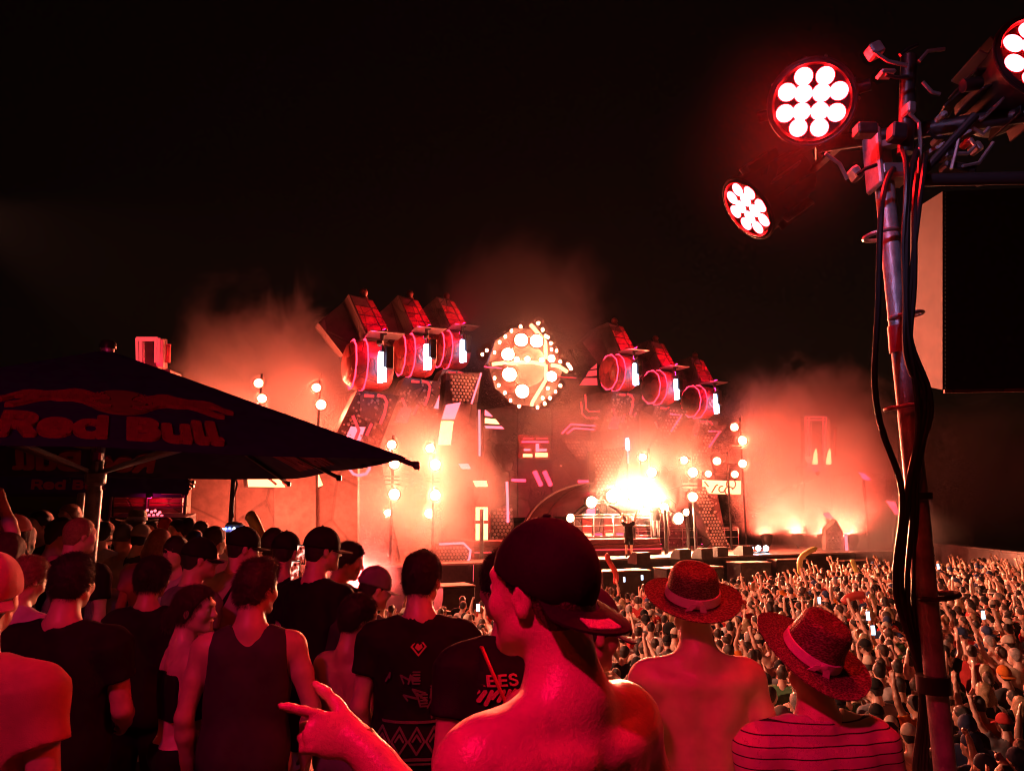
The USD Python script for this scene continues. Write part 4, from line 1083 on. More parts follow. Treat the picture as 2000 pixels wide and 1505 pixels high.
for x, y, r_ in ((1155, 980, .42), (1196, 968, .5), (1218, 966, .42), (1240, 966, .5), (1262, 970, .45), (1281, 980, .42), (1297, 992, .38), (1258, 1000, .24), (1325, 1012, .45), (1340, 1000, .26), (1114, 1011, .30)):
    c = F(x, y, 3.9)
    h = obj('lamp_head', aim(lathe([(r_ * .4, -.3), (r_ * .75, -.2), (r_ * .8, 0), (r_ * .7, .01)], 14), NA - UP * .1, c), M['black_metal'], stb)
    obj('lens', aim(lathe([(.001, .012), (r_ * .62, .02), (r_ * .45, .06), (.001, .08)], 14), NA - UP * .1, c), M['strobe'], h)

# ---------------------------------------------------------------- dome and booth
dm = thing('clear_dome', 'large clear half dome over the booth', 'dome')
dc = F(1172, 1066, 5.2); dc[2] = 2.12
n1, n2 = 40, 12; v = []
for i in range(n2 + 1):
    e = i / n2 * PI / 2
    for j in range(n1 + 1):
        a = j / n1 * PI
        v.append(dc + XA * 4.3 * math.cos(a) * math.cos(e) - NA * 3.0 * math.sin(a) * math.cos(e) + UP * 2.75 * math.sin(e))
v = np.array(v); f = []
for i in range(n2):
    for j in range(n1):
        q = [i * (n1 + 1) + j, i * (n1 + 1) + j + 1, (i + 1) * (n1 + 1) + j + 1, (i + 1) * (n1 + 1) + j]; f += [[q[0], q[1], q[2]], [q[0], q[2], q[3]]]
obj('shell', trimesh.Trimesh(v, np.array(f), process=False), M['dome'], dm, smooth=True)
obj('rim', tube([dc + XA * 4.3 * math.cos(a) + UP * 2.75 * math.sin(a) for a in np.linspace(0, PI, 40)], .045, 7), M['alu'], dm)
for a in (.35, .65): obj('rib', tube([dc + XA * 4.3 * math.cos(a * PI) * math.cos(e) - NA * 3.0 * math.sin(a * PI) * math.cos(e) + UP * 2.75 * math.sin(e) for e in np.linspace(0, PI / 2, 14)], .025, 6), M['black_metal'], dm)
bt = thing('performer_booth', 'booth of red-lit panels under the clear dome', 'booth')
bc = F(1180, 1045, 4.4); bc[2] = 2.11
for k in range(6):
    c = bc + XA * (-1.6 + .62 * k)
    obj('front_panel', chamfer_box((.58, .08, .95), .02, c + UP * .5, basis(XA, -NA, UP, (0, 0, 0))), M['stage_red'] if k % 2 else M['stage_panel'], bt)
    obj('foot_light', chamfer_box((.4, .05, .10), .01, c + UP * .16 + NA * .07, basis(XA, -NA, UP, (0, 0, 0))), M['led_amber'] if k % 2 else M['led_red'], bt)
obj('table_top', chamfer_box((3.9, .9, .07), .02, bc - NA * .35 + UP * 1.02, basis(XA, -NA, UP, (0, 0, 0))), M['black_metal'], bt)
for k in range(4): obj('mixer', chamfer_box((.5, .45, .12), .02, bc + XA * (-1.2 + .75 * k) - NA * .3 + UP * 1.12, basis(XA, -NA, UP, (0, 0, 0))), M['black_plastic'], bt)
obj('screen', chamfer_box((.8, .06, .45), .02, bc + XA * .9 - NA * .6 + UP * 1.4, basis(XA, -NA, UP, (0, 0, 0))), M['black_plastic'], bt)
obj('screen', chamfer_box((.5, .05, .35), .02, bc - XA * .4 - NA * .6 + UP * 1.35, basis(XA, -NA, UP, (0, 0, 0))), M['led_pink'], bt)
sa = thing('crane_arm', 'dark curved arm sweeping down beside the striding performer', 'camera crane')
obj('boom', tube_px([(1188, 985), (1205, 995), (1222, 1012), (1236, 1030)], [.05, .07, .09, .12], back=2.8), M['black_metal'], sa)
q = F(1236, 1030, 2.8); obj('base', rod((q[0], q[1], 2.11), q, .14, 10), M['black_metal'], sa)

# ---------------------------------------------------------------- side signs, towers, side wall of the stage
def sign(lab, pts, back, marks):
    t = thing('lit_sign', lab, 'light sign', group='yellow lit signs at the stage ends')
    obj('box', slab_px(pts, .35, back=back), M['stage_dark'], t)
    x = np.array(pts, float); c = x.mean(0)
    obj('face', slab_px([tuple(c + (q - c) * .93) for q in x], .05, back=back - .03), M['led_amber'], t)
    for mk in marks: obj('scrawl', tube_px(mk, .04, back=back - .1), M['stage_red'], t)
def curl(cx, cy, r, a0, a1, n=12): return [(cx + r * math.cos(a), cy + r * math.sin(a)) for a in np.linspace(a0, a1, n)]
sign('yellow lit sign with scrawled curls, at the right stage end', [(1370, 936), (1450, 938), (1450, 966), (1370, 964)], 5.5, [[(1390, 962), (1398, 948), (1402, 946)], curl(1410, 955, 6, 0, 5), curl(1428, 945, 9, 2, 7.6), curl(1424, 958, 8, 1, 6), [(1376, 940), (1384, 950)]])
lw = thing('stage_side_wall', 'broad orange-lit side wall of the stage, left of the smoke', 'stage wall')
for k in range(4):
    x0, x1 = 372 + k * 82, 372 + (k + 1) * 82 - 1.5
    obj('wall_panel', slab_px([(x0, 936 - k * 7), (x1, 929 - k * 7), (x1, 1105), (x0, 1090)], .3, depth=25 + .5 * (k % 2)), M['side_wall'], lw)
obj('edge_column', rod(np.array([P(366, 1040, 24)[0], P(366, 1040, 24)[1], FIELD]), P(364, 945, 24), .16, 14), M['stage_pale'], lw)
sign('broad yellow lit sign under the edge of the dark parasol', [(476, 925), (650, 918), (640, 946), (622, 953), (478, 951)], -2.6, [curl(560, 938, 8, .5, 5), [(585, 930), (590, 948)], curl(610, 935, 9, 1, 5), [(520, 930), (540, 946)]])
obj('light_pipe', tube_px([(680, 912), (690, 925), (700, 928), (715, 925), (722, 914), (722, 908)], .05, depth=24.8), M['led_pink'], lw)
def tower(lab, cx, cy, w, h, depth, cones):
    t = thing('light_tower', lab, 'light tower', group='framed towers at the two ends of the stage')
    def q(x, y, d=0): return P(cx + x * w, cy + y * h, depth + d)
    z0 = np.array([1, 1, 0])
    obj('core', slab_px([(cx - w * .5, cy - h * .5), (cx + w * .15, cy - h * .5), (cx + w * .15, cy + h * .5), (cx - w * .45, cy + h * .5)], .8, depth=depth), M['stage_dark'], t)
    for x in (-.5, -.38, .1, .2): obj('edge_light', tube([q(x, -.5, -.1), q(x * .95, .3, -.1)], .05, 6), M['led_dim'], t)
    for y in (-.5, -.44): obj('edge_light', tube([q(-.5, y, -.1), q(.15, y, -.1)], .05, 6), M['led_dim'], t)
    obj('side_post', tube([q(.5, -.3), q(.48, .3)], .09, 6), M['stage_red'], t)
    for x0, x1 in ((-.5, -.28), (.12, .34)): obj('side_panel', slab_px([(cx + x0 * w, cy - h * .48), (cx + x1 * w, cy - h * .44), (cx + x1 * w * .98, cy + h * .45), (cx + x0 * w, cy + h * .40)], .1, depth=depth - .12), M['stage_pale'], t)
    a = q(-.1, .62, -1.1); wl = obj('wash_lamp', aim(lathe([(.06, -.2), (.12, -.1), (.14, .0), (.12, .01)], 12), (0, .45, 1), a), M['black_metal'], t)
    obj('lens', aim(lathe([(.001, .012), (.11, .015), (.001, .02)], 12), (0, .45, 1), a), M['wash'], wl)
    for x in cones:
        a = q(x, .5, -.3); L = lathe([(.16, 0), (.2, .1), (.12, .35), (.02, .42)], 10); L.apply_translation(a); h_ = obj('uplight', L, M['black_metal'], t)
        obj('flame_strip', tube([q(x, .46, -.35), q(x + .02, .25, -.35), q(x + .04, .14, -.35)], [.16, .10, .02], 7), M['led_amber'], h_)
    b = q(-.15, .5); obj('base', chamfer_box((1.6, 1.0, b[2] - FIELD), .04, (b[0], b[1] + .5, (b[2] + FIELD) / 2)), M['stage_dark'], t)
tower('framed light tower glowing through the smoke at the right stage end', 1602, 862, 58, 96, 44, (-.18, .28))
tower('pink framed light tower rising behind the slope of the dark parasol', 298, 690, 62, 60, 27, ())
pp = thing('studded_pillar', 'pink lit studded pillar standing in the smoke behind the crowd', 'pillar')
obj('face', slab_px([(1613, 1035), (1634, 1015), (1647, 1040), (1650, 1095), (1612, 1100)], .5, depth=40), M['stage_pale'], pp)
obj('stud', studs([(1615, 1036), (1633, 1018), (1645, 1041), (1647, 1092), (1614, 1096)], depth=40, pitch=.2, r=.08), M['stage_pale'], pp, kind='stuff', label='wavy rows of studs')
obj('edge_light', tube_px([(1652, 1042), (1655, 1095)], .08, depth=39.8), M['led_pink'], pp)
q = P(1632, 1096, 39.2); w = obj('wash_lamp', aim(lathe([(.06, -.2), (.14, -.1), (.16, 0), (.14, .01)], 12), (0, .5, 1), q), M['black_metal'], pp); obj('lens', aim(lathe([(.001, .012), (.13, .015), (.001, .02)], 12), (0, .5, 1), q), M['flare_pink'], w)
for lab, pts, dp in (('short slanting red light low in the smoke', [(1608, 1003), (1620, 1000), (1628, 1012), (1616, 1012)], 42), ('long slanting red light at the edge of the smoke', [(1678, 922), (1690, 925), (1702, 938), (1688, 936)], 42), ('lowest slanting red light beside the cable bundle', [(1732, 978), (1748, 980), (1757, 1004), (1750, 1004)], 42)):
    t = thing('slanting_light', lab, 'stage lamp', group='slanting red lights at the right of the smoke')
    obj('light_face', slab_px(pts, .1, depth=dp), M['led_red'], t)
    c = P(pts[0][0] + 8, pts[0][1] + 8, dp + .3); obj('stand', rod((c[0], c[1], FIELD), c, .08, 7), M['black_metal'], t)

# ---------------------------------------------------------------- burning flares that feed the smoke, and floor washes
def flare(label, at, m='flare', r=.17):
    t = thing('burning_flare', label, 'flare', at, group='burning flares around the stage')
    obj('tube', lathe([(.05, -.45), (.055, -.05), (.04, -.0)], 10), M['stage_red'], t); obj('stand', rod((0, 0, FIELD - at[2]), (0, 0, -.44), .03, 7), M['black_metal'], t)
    fl = trimesh.creation.icosphere(2, r); fl.apply_scale((.8, .8, 1.5)); fl.apply_translation((0, 0, r * 1.3)); obj('flame', fl, M[m], t, smooth=True)
flare('flare burning at the foot of the stage beside the dark peaked cap', P(706, 1150, 27.5), 'flare_pink', .16)
flare('flare burning behind the slope of the large parasol, left of the smoke', P(420, 850, 35))
flare('flare burning behind the tip side of the large parasol', P(600, 890, 34))
for k, (x, y, d, lab) in enumerate([(430, 1085, 22.5, 'wall wash lamp behind the heads under the thin cable pole'), (560, 1100, 22, 'wall wash lamp behind the phones'), (660, 1110, 22, 'wall wash lamp behind the tall black cap')]):
    t = thing('wall_wash', lab, 'stage lamp', group='wash lamps at the foot of the stage side wall')
    c = P(x, y, d); dd = unit((-.05, .75, .75))
    obj('housing', aim(lathe([(.06, -.3), (.15, -.2), (.2, .12), (.19, .13), (.15, .01)], 14), dd, c), M['black_metal'], t)
    obj('lens', aim(lathe([(.001, .0), (.14, .01), (.001, .03)], 14), dd, c), M['flare'], t)
    obj('stand', rod((c[0], c[1], FIELD), c - dd * .25, .05, 8), M['black_metal'], t)
for k, (x, y, d, lab) in enumerate([(1500, 1092, 41.5, 'smoke wash lamp at the end of the long railing'), (1560, 1096, 42, 'smoke wash lamp behind the tall yellow inflatable tube'), (1612, 1098, 42.5, 'smoke wash lamp at the foot of the studded pillar'), (1668, 1096, 41, 'smoke wash lamp behind the leaning yellow tube'), (1722, 1092, 40, 'smoke wash lamp at the end of the concrete wall')]):
    t = thing('smoke_wash', lab, 'stage lamp', group='wash lamps turned up into the smoke at the right')
    c = P(x, y, d); c[2] = max(c[2], 1.95 if k < 4 else .9); dd = unit((.02 * (2 - k), .42, 1))
    obj('housing', aim(lathe([(.1, -.5), (.26, -.3), (.34, .13), (.32, .14), (.24, .02)], 14), dd, c), M['black_metal'], t)
    obj('lens', aim(lathe([(.001, .02), (.225, .024), (.001, .05)], 14), dd, c), M['smoke_wash' if k < 5 else 'smoke_wash_soft'], t)
    obj('stand', rod((c[0], c[1], 1.35 if k < 4 else FIELD), c - dd * .4, .06, 8), M['black_metal'], t)
for k, (s_, b_) in enumerate([(-6.5, 7.6), (-3.2, 8.2), (.2, 8.4), (3.6, 8.0), (6.6, 7.4), (9.2, 6.8)]):
    t = thing('floor_wash', ['floor wash lamp at the left end of the backdrop', 'floor wash lamp under the studded glowing panel', 'floor wash lamp behind the booth', 'floor wash lamp right of the clear dome', 'floor wash lamp behind the bent outer limb', 'floor wash lamp by the long railing'][k], 'stage lamp', group='red washes on the stage floor')
    c = stage_at(s_, b_, 2.3 if s_ < 3.2 else 1.55)
    obj('housing', aim(lathe([(.06, -.2), (.14, -.1), (.17, .0), (.15, .01)], 12), -NA * .35 + UP, c), M['black_metal'], t)
    obj('lens', aim(lathe([(.001, .012), (.14, .015), (.001, .02)], 12), -NA * .35 + UP, c), M['wash'], t)
# ---------------------------------------------------------------- warm audience wash on a mast at the far left of the deck
wm = thing('audience_mast', 'mast with warm audience wash lamps at the far side of the deck', 'lighting mast')
AW = np.array([-11.5, 13.0, 8.2])
obj('pole', rod((AW[0], AW[1], DECK), AW + UP * .2, .06, 14), M['mast_paint'], wm); obj('foot', chamfer_box((1, 1, .06), .01, (AW[0], AW[1], DECK + .03)), M['black_metal'], wm)
obj('lamp_head', aim(lathe([(.1, -.5), (.2, -.35), (.24, 0), (.22, .02)], 16), unit(np.subtract((9, 17, 1.5), AW)), AW - unit(np.subtract((9, 17, 1.5), AW)) * .2), M['black_metal'], wm)

# ---------------------------------------------------------------- parasols on the deck
from PIL import Image, ImageDraw, ImageFont
import glob
def letters(text, height, wide=1.0, weight=3):
    """heavy lettering as a flat shape; baseline at y = 0, starting at x = 0"""
    font = ImageFont.truetype(glob.glob('/opt/blender-*/*/datafiles/fonts/Inter.woff2')[0], 160)
    x0, y0, x1, y1 = font.getbbox(text, anchor='ls', stroke_width=weight)
    im = Image.new('L', (x1 - x0 + 8, y1 - y0 + 8))
    ImageDraw.Draw(im).text((4 - x0, 4 - y0), text, 255, font, anchor='ls', stroke_width=weight)
    on = np.pad(np.asarray(im) > 127, ((0, 0), (1, 1))).astype(np.int8)
    rows, st_ = np.nonzero(np.diff(on, axis=1) == 1); en = np.nonzero(np.diff(on, axis=1) == -1)[1]
    sh = unary_union([sbox(a, -r - 1, b, -r) for r, a, b in zip(rows, st_, en)]).buffer(.8).buffer(-.8).simplify(.8)
    s = height / 117.0
    return shapely.affinity.affine_transform(sh, [s * wide, 0, 0, s, -4 * s * wide, (4 - y0) * s])
def bull():
    """a leaping bull seen from the side, head to the right, about 1 wide"""
    return Polygon([(-.02, .10), (.06, .155), (.16, .175), (.30, .17), (.44, .20), (.56, .245), (.66, .235), (.74, .20), (.82, .175), (.845, .215), (.875, .225), (.862, .185), (.90, .165), (.945, .115), (.93, .085), (.87, .095),
                    (.81, .075), (.76, .06), (.80, .02), (.88, -.005), (.955, .0), (.95, -.03), (.86, -.05), (.74, -.02), (.66, .03), (.56, .055), (.44, .045), (.34, .06), (.24, .03), (.12, -.03), (.02, -.075), (-.06, -.08), (-.05, -.05), (.04, -.02), (.12, .04), (.10, .075), (.0, .06),
                    (-.10, .0), (-.18, -.01), (-.17, .02), (-.09, .05)]).buffer(0)
def parasol(label, center, ang, side, hem, rise, pole_h, text_h, print_=True, valance=False):
    t = thing('parasol', label, 'parasol', group='dark parasols on the deck')
    c = np.array([center[0], center[1], 0.0])
    ex = np.array([math.cos(ang), math.sin(ang), 0]); ey = np.array([-ex[1], ex[0], 0])
    h = side / 2
    cor = [c + ex * a * h + ey * b * h + UP * hem for a, b in ((1, -1), (1, 1), (-1, 1), (-1, -1))]
    apex = c + UP * (hem + rise)
    for k in range(4):
        A, B = cor[k], cor[(k + 1) % 4]
        n = unit(np.cross(B - A, apex - A)); n = n if n[2] > 0 else -n
        mid = (A + B) / 2
        # gently slack cloth between the ribs
        v, f = [], []; NN = 12
        for i in range(NN + 1):
            for j in range(NN + 1 - i):
                a_, b_ = i / NN, j / NN; w = 1 - a_ - b_
                p = A * w + B * a_ + apex * b_
                u = a_ / max(a_ + w, 1e-6)
                sag = -.022 * (1 - b_) * (abs(math.sin(u * 2 * PI)) ** 1.2) * side / 4
                v.append(p + n * sag)
        idx = {}; q = 0
        for i in range(NN + 1):
            for j in range(NN + 1 - i): idx[i, j] = q; q += 1
        for i in range(NN):
            for j in range(NN - i):
                f.append([idx[i, j], idx[i + 1, j], idx[i, j + 1]])
                if i + j < NN - 1: f.append([idx[i + 1, j], idx[i + 1, j + 1], idx[i, j + 1]])
        v = np.array(v); f = np.array(f); m = len(v)
        full = np.vstack([f, f[:, ::-1] + m])
        ed = [(idx[i, 0], idx[i + 1, 0]) for i in range(NN)]
        full = np.vstack([full, [[a, b, b + m] for a, b in ed], [[a, b + m, a + m] for a, b in ed]])
        obj('canopy_panel', trimesh.Trimesh(np.vstack([v, v - n * .004]), full, process=False), M['canvas'], t, smooth=50)
        if print_:
            e = unit(B - A); up_ = unit(apex - mid)
            outward = np.cross(e, up_)
            if outward[2] < 0: e = -e; outward = np.cross(e, up_)
            Tm = basis(e, up_, outward, mid - outward * .035); To = basis(e, up_, outward, mid - outward * .035 + e * .12)
            s = side / 4.12
            if text_h:
                tx = letters('Red Bull', text_h * s, 1.0, 9); x0, _, x1, _ = tx.bounds
                tx = shapely.affinity.scale(shapely.affinity.translate(tx, -(x0 + x1) / 2, .16 * s), 1.33 * s / (x1 - x0), 1, origin=(0, 0)); tx = shapely.affinity.translate(tx, .10 * s, 0)
                mm = extrude(tx, .05); mm.apply_transform(Tm); obj('lettering', mm, M['canvas_red'], t, smooth=False)
                b1 = shapely.affinity.translate(shapely.affinity.scale(bull(), .62 * s, 1.30 * s, origin=(0, 0)), -.66 * s, .78 * s); b1 = shapely.affinity.translate(b1, 0, 0)
                b2 = shapely.affinity.scale(b1, -1, 1, origin=(0, 0))
                disc = shapely.affinity.scale(shapely.Point(0, .87 * s).buffer(.22 * s, 24), 1, 1.15)
                mm = extrude(disc.difference(unary_union([b1, b2]).buffer(.012)), .05); mm.apply_transform(To); obj('sun_emblem', mm, M['canvas_gold'], t, smooth=False)
                for bb in (b1, b2):
                    mm = extrude(bb, .05); mm.apply_transform(To); obj('bull_emblem', mm, M['canvas_red'], t, smooth=False)
        if valance:
            hm = slab([A, B, B - UP * .24, A - UP * .24], np.cross(B - A, UP), .006); obj('valance', hm, M['canvas'], t)
            e = unit(B - A); out = unit(mid - c)
            e = e if np.cross(e, UP) @ out > 0 else -e
            tx = letters('Red Bull', .13, 1.5, 6); x0, _, x1, _ = tx.bounds
            mm = extrude(shapely.affinity.translate(tx, -(x0 + x1) / 2, 0), .012); mm.apply_transform(basis(e, UP, out, mid - UP * .19 + out * .004)); obj('lettering', mm, M['canvas_red'], t, smooth=False)
    hubz = hem - .02 - .10
    hub = c + UP * hubz
    for k in range(8):
        a = cor[k // 2] if k % 2 == 0 else (cor[k // 2] + cor[(k // 2 + 1) % 4]) / 2
        top = c + UP * (hem + rise - .05)
        d = unit(a - top); a2 = a + d * .09
        obj('rib', bar(top - UP * .03, a2 - UP * .03, .022, .034), M['black_metal'], t)
        j = top + (a - top) * .56 - UP * .06
        obj('strut', bar(hub + unit(a - c) * .06, j, .022, .03), M['alu'], t)
        obj('rib_tip', chamfer_box((.05, .05, .06), .01, a2 - UP * .03), M['black_plastic'], t)
    obj('pole', rod(c + UP * (DECK + .03), c + UP * (hem + rise + .06), .055, 16), M['mast_paint'], t)
    q = lathe([(.06, 0), (.085, .02), (.085, .10), (.06, .12)], 16); q.apply_translation(hub - UP * .06); obj('hub', q, M['mast_paint'], t)
    q = lathe([(.07, -.02), (.066, .03), (.05, .05)], 16); q.apply_translation(c + UP * (hem + rise + .03)); obj('cap', q, M['black_plastic'], t)
    obj('sleeve', rod(c + UP * (DECK + .03), c + UP * (hubz - .10), .064, 18), M['mast_paint'], t)
    q = chamfer_box((.9, .9, .06), .02); q.apply_translation(c + UP * (DECK + .03)); obj('base_plate', q, M['black_metal'], t)
    return t
parasol('large dark parasol nearest the photographer, its canopy over the left of the view', (-3.61, 6.48), math.atan2(.873, -.488) - PI / 2 - PI / 2, 4.12, DECK + 2.26, 1.02, 0, .36)
parasol('second dark parasol behind the first, with a lettered hanging valance', (-7.75, 13.5), math.radians(24), 3.5, DECK + 2.40, .60, 0, 0, print_=False, valance=True)

# the bar at the back of the deck
bar_t = thing('bar_counter', 'red lit bar at the back of the deck, under the second parasol', 'bar')
for k in range(6):
    obj('back_panel', slab_px([(222, 952 + k * 10), (356, 955 + k * 9.4), (356, 962.6 + k * 9.4), (222, 960.4 + k * 10)], .06, depth=15.6), M['stage_red'], bar_t)
obj('shelf', slab_px([(222, 962), (356, 964), (356, 966), (222, 964)], .3, depth=15.45), M['black_box'], bar_t)
obj('shelf', slab_px([(222, 990), (356, 990), (356, 992.5), (222, 992.5)], .3, depth=15.45), M['black_box'], bar_t)
obj('counter', slab_px([(215, 1010), (362, 1010), (362, 1075), (215, 1075)], .5, depth=15.0), M['black_box'], bar_t)
for a in (286, 214, 360):
    q = P(a, 1000, 15.4); obj('post', rod((q[0], q[1], DECK), (q[0], q[1], DECK + 2.2), .035, 8), M['black_metal'], bar_t)
for k, (x, y) in enumerate([(288, 996), (296, 999), (303, 997), (291, 1006), (300, 1006), (308, 1004), (312, 1000), (284, 1002), (316, 1007)]):
    b_ = trimesh.creation.icosphere(1, .03); b_.apply_translation(P(x, y, 15.2)); obj('bulb', b_, M['led_pink'], bar_t)
q = P(292, 968, 15.1); w = obj('wash_lamp', aim(lathe([(.03, -.12), (.06, -.05), (.07, .0), (.06, .01)], 10), (0, .7, -.7), q), M['black_metal'], bar_t)
obj('lens', aim(lathe([(.001, .012), (.055, .015), (.001, .02)], 10), (0, .7, -.7), q), glow('bar_wash', (1, .01, .09), 260.0), w)
fm = thing('cable_pole', 'thin dark pole with looping cables behind the parasol edge', 'pole')
q = P(452, 1000, 9.0); obj('pole', rod((q[0], q[1], DECK), (q[0], q[1], EYE + .75), .03, 9), M['black_metal'], fm)
obj('cable', tube([P(458, 928, 8.95), P(463, 945, 8.95), P(458, 965, 8.95), P(452, 985, 8.95), P(455, 1010, 8.95)], .012, 6), M['rubber'], fm)

# ---------------------------------------------------------------- bar tables with bottles
def bar_table(label, x, y, h, r):
    t = thing('bar_table', label, 'table', (x, y, DECK), group='round bar tables on the deck')
    obj('table_top', lathe([(r - .02, h - .04), (r, h - .03), (r, h - .008), (r - .01, h)], 36), M['stage_floor'], t)
    obj('column', lathe([(.035, .03), (.035, h - .04)], 14), M['alu'], t)
    obj('base', lathe([(r * .72, 0), (r * .72, .015), (.05, .035)], 30), M['black_metal'], t)
bar_table('bar table with bottles beside the main parasol pole', -3.0, 5.1, 1.08, .34)
for k, (dx, dy, hh, lab) in enumerate([(-.08, .0, .26, 'clear bottle at the parasol pole side of the bar table'), (.08, -.06, .31, 'taller clear bottle near the plain black top'), (.16, .08, .24, 'small bottle at the back of the bar table')]):
    t = thing('bottle', lab, 'bottle', (-3.0 + dx, 5.1 + dy, DECK + 1.08), group='bottles on the bar table')
    obj('glass', lathe([(.030, 0), (.034, .01), (.034, hh * .6), (.014, hh * .8), (.014, hh * .95)], 14), M['bottle'], t); obj('stopper', lathe([(.016, hh * .95), (.016, hh)], 10), M['stage_pale'], t)
q = on_plane(222, 1412, DECK + .5); bar_table('low round table nearest the camera, beside the broad black T-shirt', q[0], q[1], .5, .36)
q = on_plane(215, 1455, DECK + .25)
t = thing('round_bin', 'low round open bin on the red lit deck', 'bin', (q[0] + .05, q[1] - .1, DECK))
obj('rim', tube([(.33 * math.cos(a), .33 * math.sin(a), .25) for a in np.linspace(0, 2 * PI, 33)[:-1]], .022, 8, True), M['alu'], t)
obj('tub', lathe([(.27, .0), (.31, .24), (.30, .25), (.26, .02)], 32), M['black_metal'], t)
q = on_plane(245, 1350, DECK)
t = thing('flight_case', 'black low case with metal edge, behind the low round table', 'case', (q[0], q[1] + .5, DECK), math.radians(14))
obj('body', chamfer_box((1.5, .6, .5), .02, (0, 0, .25)), M['black_box'], t)
for z in (.015, .49): obj('edging', bar((-.75, -.305, z), (.75, -.305, z), .03, .03), M['alu'], t)

# ---------------------------------------------------------------- lighting mast with the red lamps
MX, MY = 1.25, 2.32
mast = thing('lighting_mast', 'tall steel lighting mast wrapped in black cables', 'lighting mast')
def mz(py):
    """height of a pixel row on the mast"""
    v = (CY - py) / FPX; return EYE + MY * (v * math.cos(PITCH) + math.sin(PITCH)) / (math.cos(PITCH) - v * math.sin(PITCH))
Z0_, Z1_ = mz(1505), mz(296)
def mx(z): return 1.2614 + (1.2366 - 1.2614) * (z - Z0_) / (Z1_ - Z0_)
obj('pole', rod((mx(DECK), MY, DECK), (mx(Z1_), MY, Z1_), .0305, 24), M['mast_paint'], mast)
foot = lathe([(.2, 0), (.2, .012), (.06, .02), (.05, .12)], 24); foot.apply_translation((mx(DECK), MY, DECK)); obj('foot', foot, M['black_metal'], mast)
for y, hgt in ((660, .075),):
    obj('tape', rod((mx(mz(y)), MY, mz(y) - hgt / 2 - .01), (mx(mz(y)), MY, mz(y) + hgt / 2), .0355, 24), M['tape_red'], mast)
def ring(y, dx, r=.05, th=.006, m='steel'):
    a = np.linspace(0, 2 * PI, 25)[:-1]; z = mz(y)
    obj('clamp_ring', tube([(mx(z) + dx + r * math.cos(q), MY - .01 + r * math.sin(q) * .9, z + .008 * math.cos(q)) for q in a], th, 7, True), M[m], mast)
ring(461, -.03, .056, .007); ring(618, .02, .05, .006); ring(795, -.018, .054, .006, 'mast_paint'); ring(1163, .03, .055, .008, 'black_metal')
MX = mx(mz(320))
obj('clamp', chamfer_box((.12, .11, .05), .012, (MX + .02, MY - .01, mz(345))), M['steel'], mast)
obj('clamp_plate', chamfer_box((.02, .10, .20), .006, (MX - .037, MY - .015, mz(318))), M['mast_paint'], mast)
obj('clamp_arm', bar((MX - .03, MY - .03, mz(298)), (MX + .075, MY - .05, mz(283)), .05, .022), M['mast_paint'], mast)
obj('strap', rod((mx(mz(1335)) - .008, MY, mz(1352)), (mx(mz(1335)) - .008, MY, mz(1318)), .047, 18), M['rubber'], mast)
obj('strap', rod((mx(mz(970)), MY, mz(975)), (mx(mz(970)), MY, mz(962)), .043, 18), M['rubber'], mast)
# cable bundle, laid against the pole
def cable(pts, r=.009, d=2.26, m='rubber'):
    p = np.array([P(x, y, d + dd) for x, y, *q in pts for dd in [q[0] if q else 0.0]])
    from scipy.interpolate import CubicSpline
    tt = np.r_[0, np.cumsum(np.linalg.norm(np.diff(p, axis=0), axis=1))]
    obj('cable', tube(CubicSpline(tt, p)(np.linspace(0, tt[-1], 60)), r, 8), M[m], mast)
cable([(1745, 330, .15), (1718, 470), (1714, 620), (1709, 760), (1726, 850), (1757, 935), (1763, 990), (1752, 1080), (1752, 1170), (1782, 1260), (1803, 1345), (1800, 1430), (1795, 1515)], .009)
cable([(1795, 330, .1), (1786, 450), (1782, 600), (1782, 700), (1800, 745), (1800, 830), (1776, 940), (1772, 990), (1762, 1090), (1764, 1180), (1790, 1270), (1808, 1345), (1806, 1430), (1802, 1515)], .009)
cable([(1808, 300, .1), (1792, 430), (1778, 560), (1783, 680), (1812, 752), (1818, 810), (1795, 880), (1783, 945), (1782, 1000), (1774, 1100), (1775, 1190), (1797, 1280), (1814, 1345), (1812, 1440), (1810, 1515)], .008)
cable([(1800, 280, .12), (1772, 420), (1770, 520), (1772, 640), (1790, 760), (1793, 850), (1776, 940), (1766, 1000), (1756, 1120), (1770, 1220), (1800, 1340), (1797, 1420), (1788, 1515)], .010)
cable([(1760, 290, .1), (1770, 380), (1765, 480), (1768, 600), (1786, 740), (1806, 770), (1808, 840), (1785, 930), (1784, 1010), (1786, 1130), (1800, 1260), (1812, 1345), (1820, 1420), (1840, 1470), (1862, 1510)], .008)
cable([(1812, 760), (1806, 850), (1792, 930), (1790, 1000), (1788, 1090), (1784, 1180), (1800, 1290), (1806, 1345)], .007)
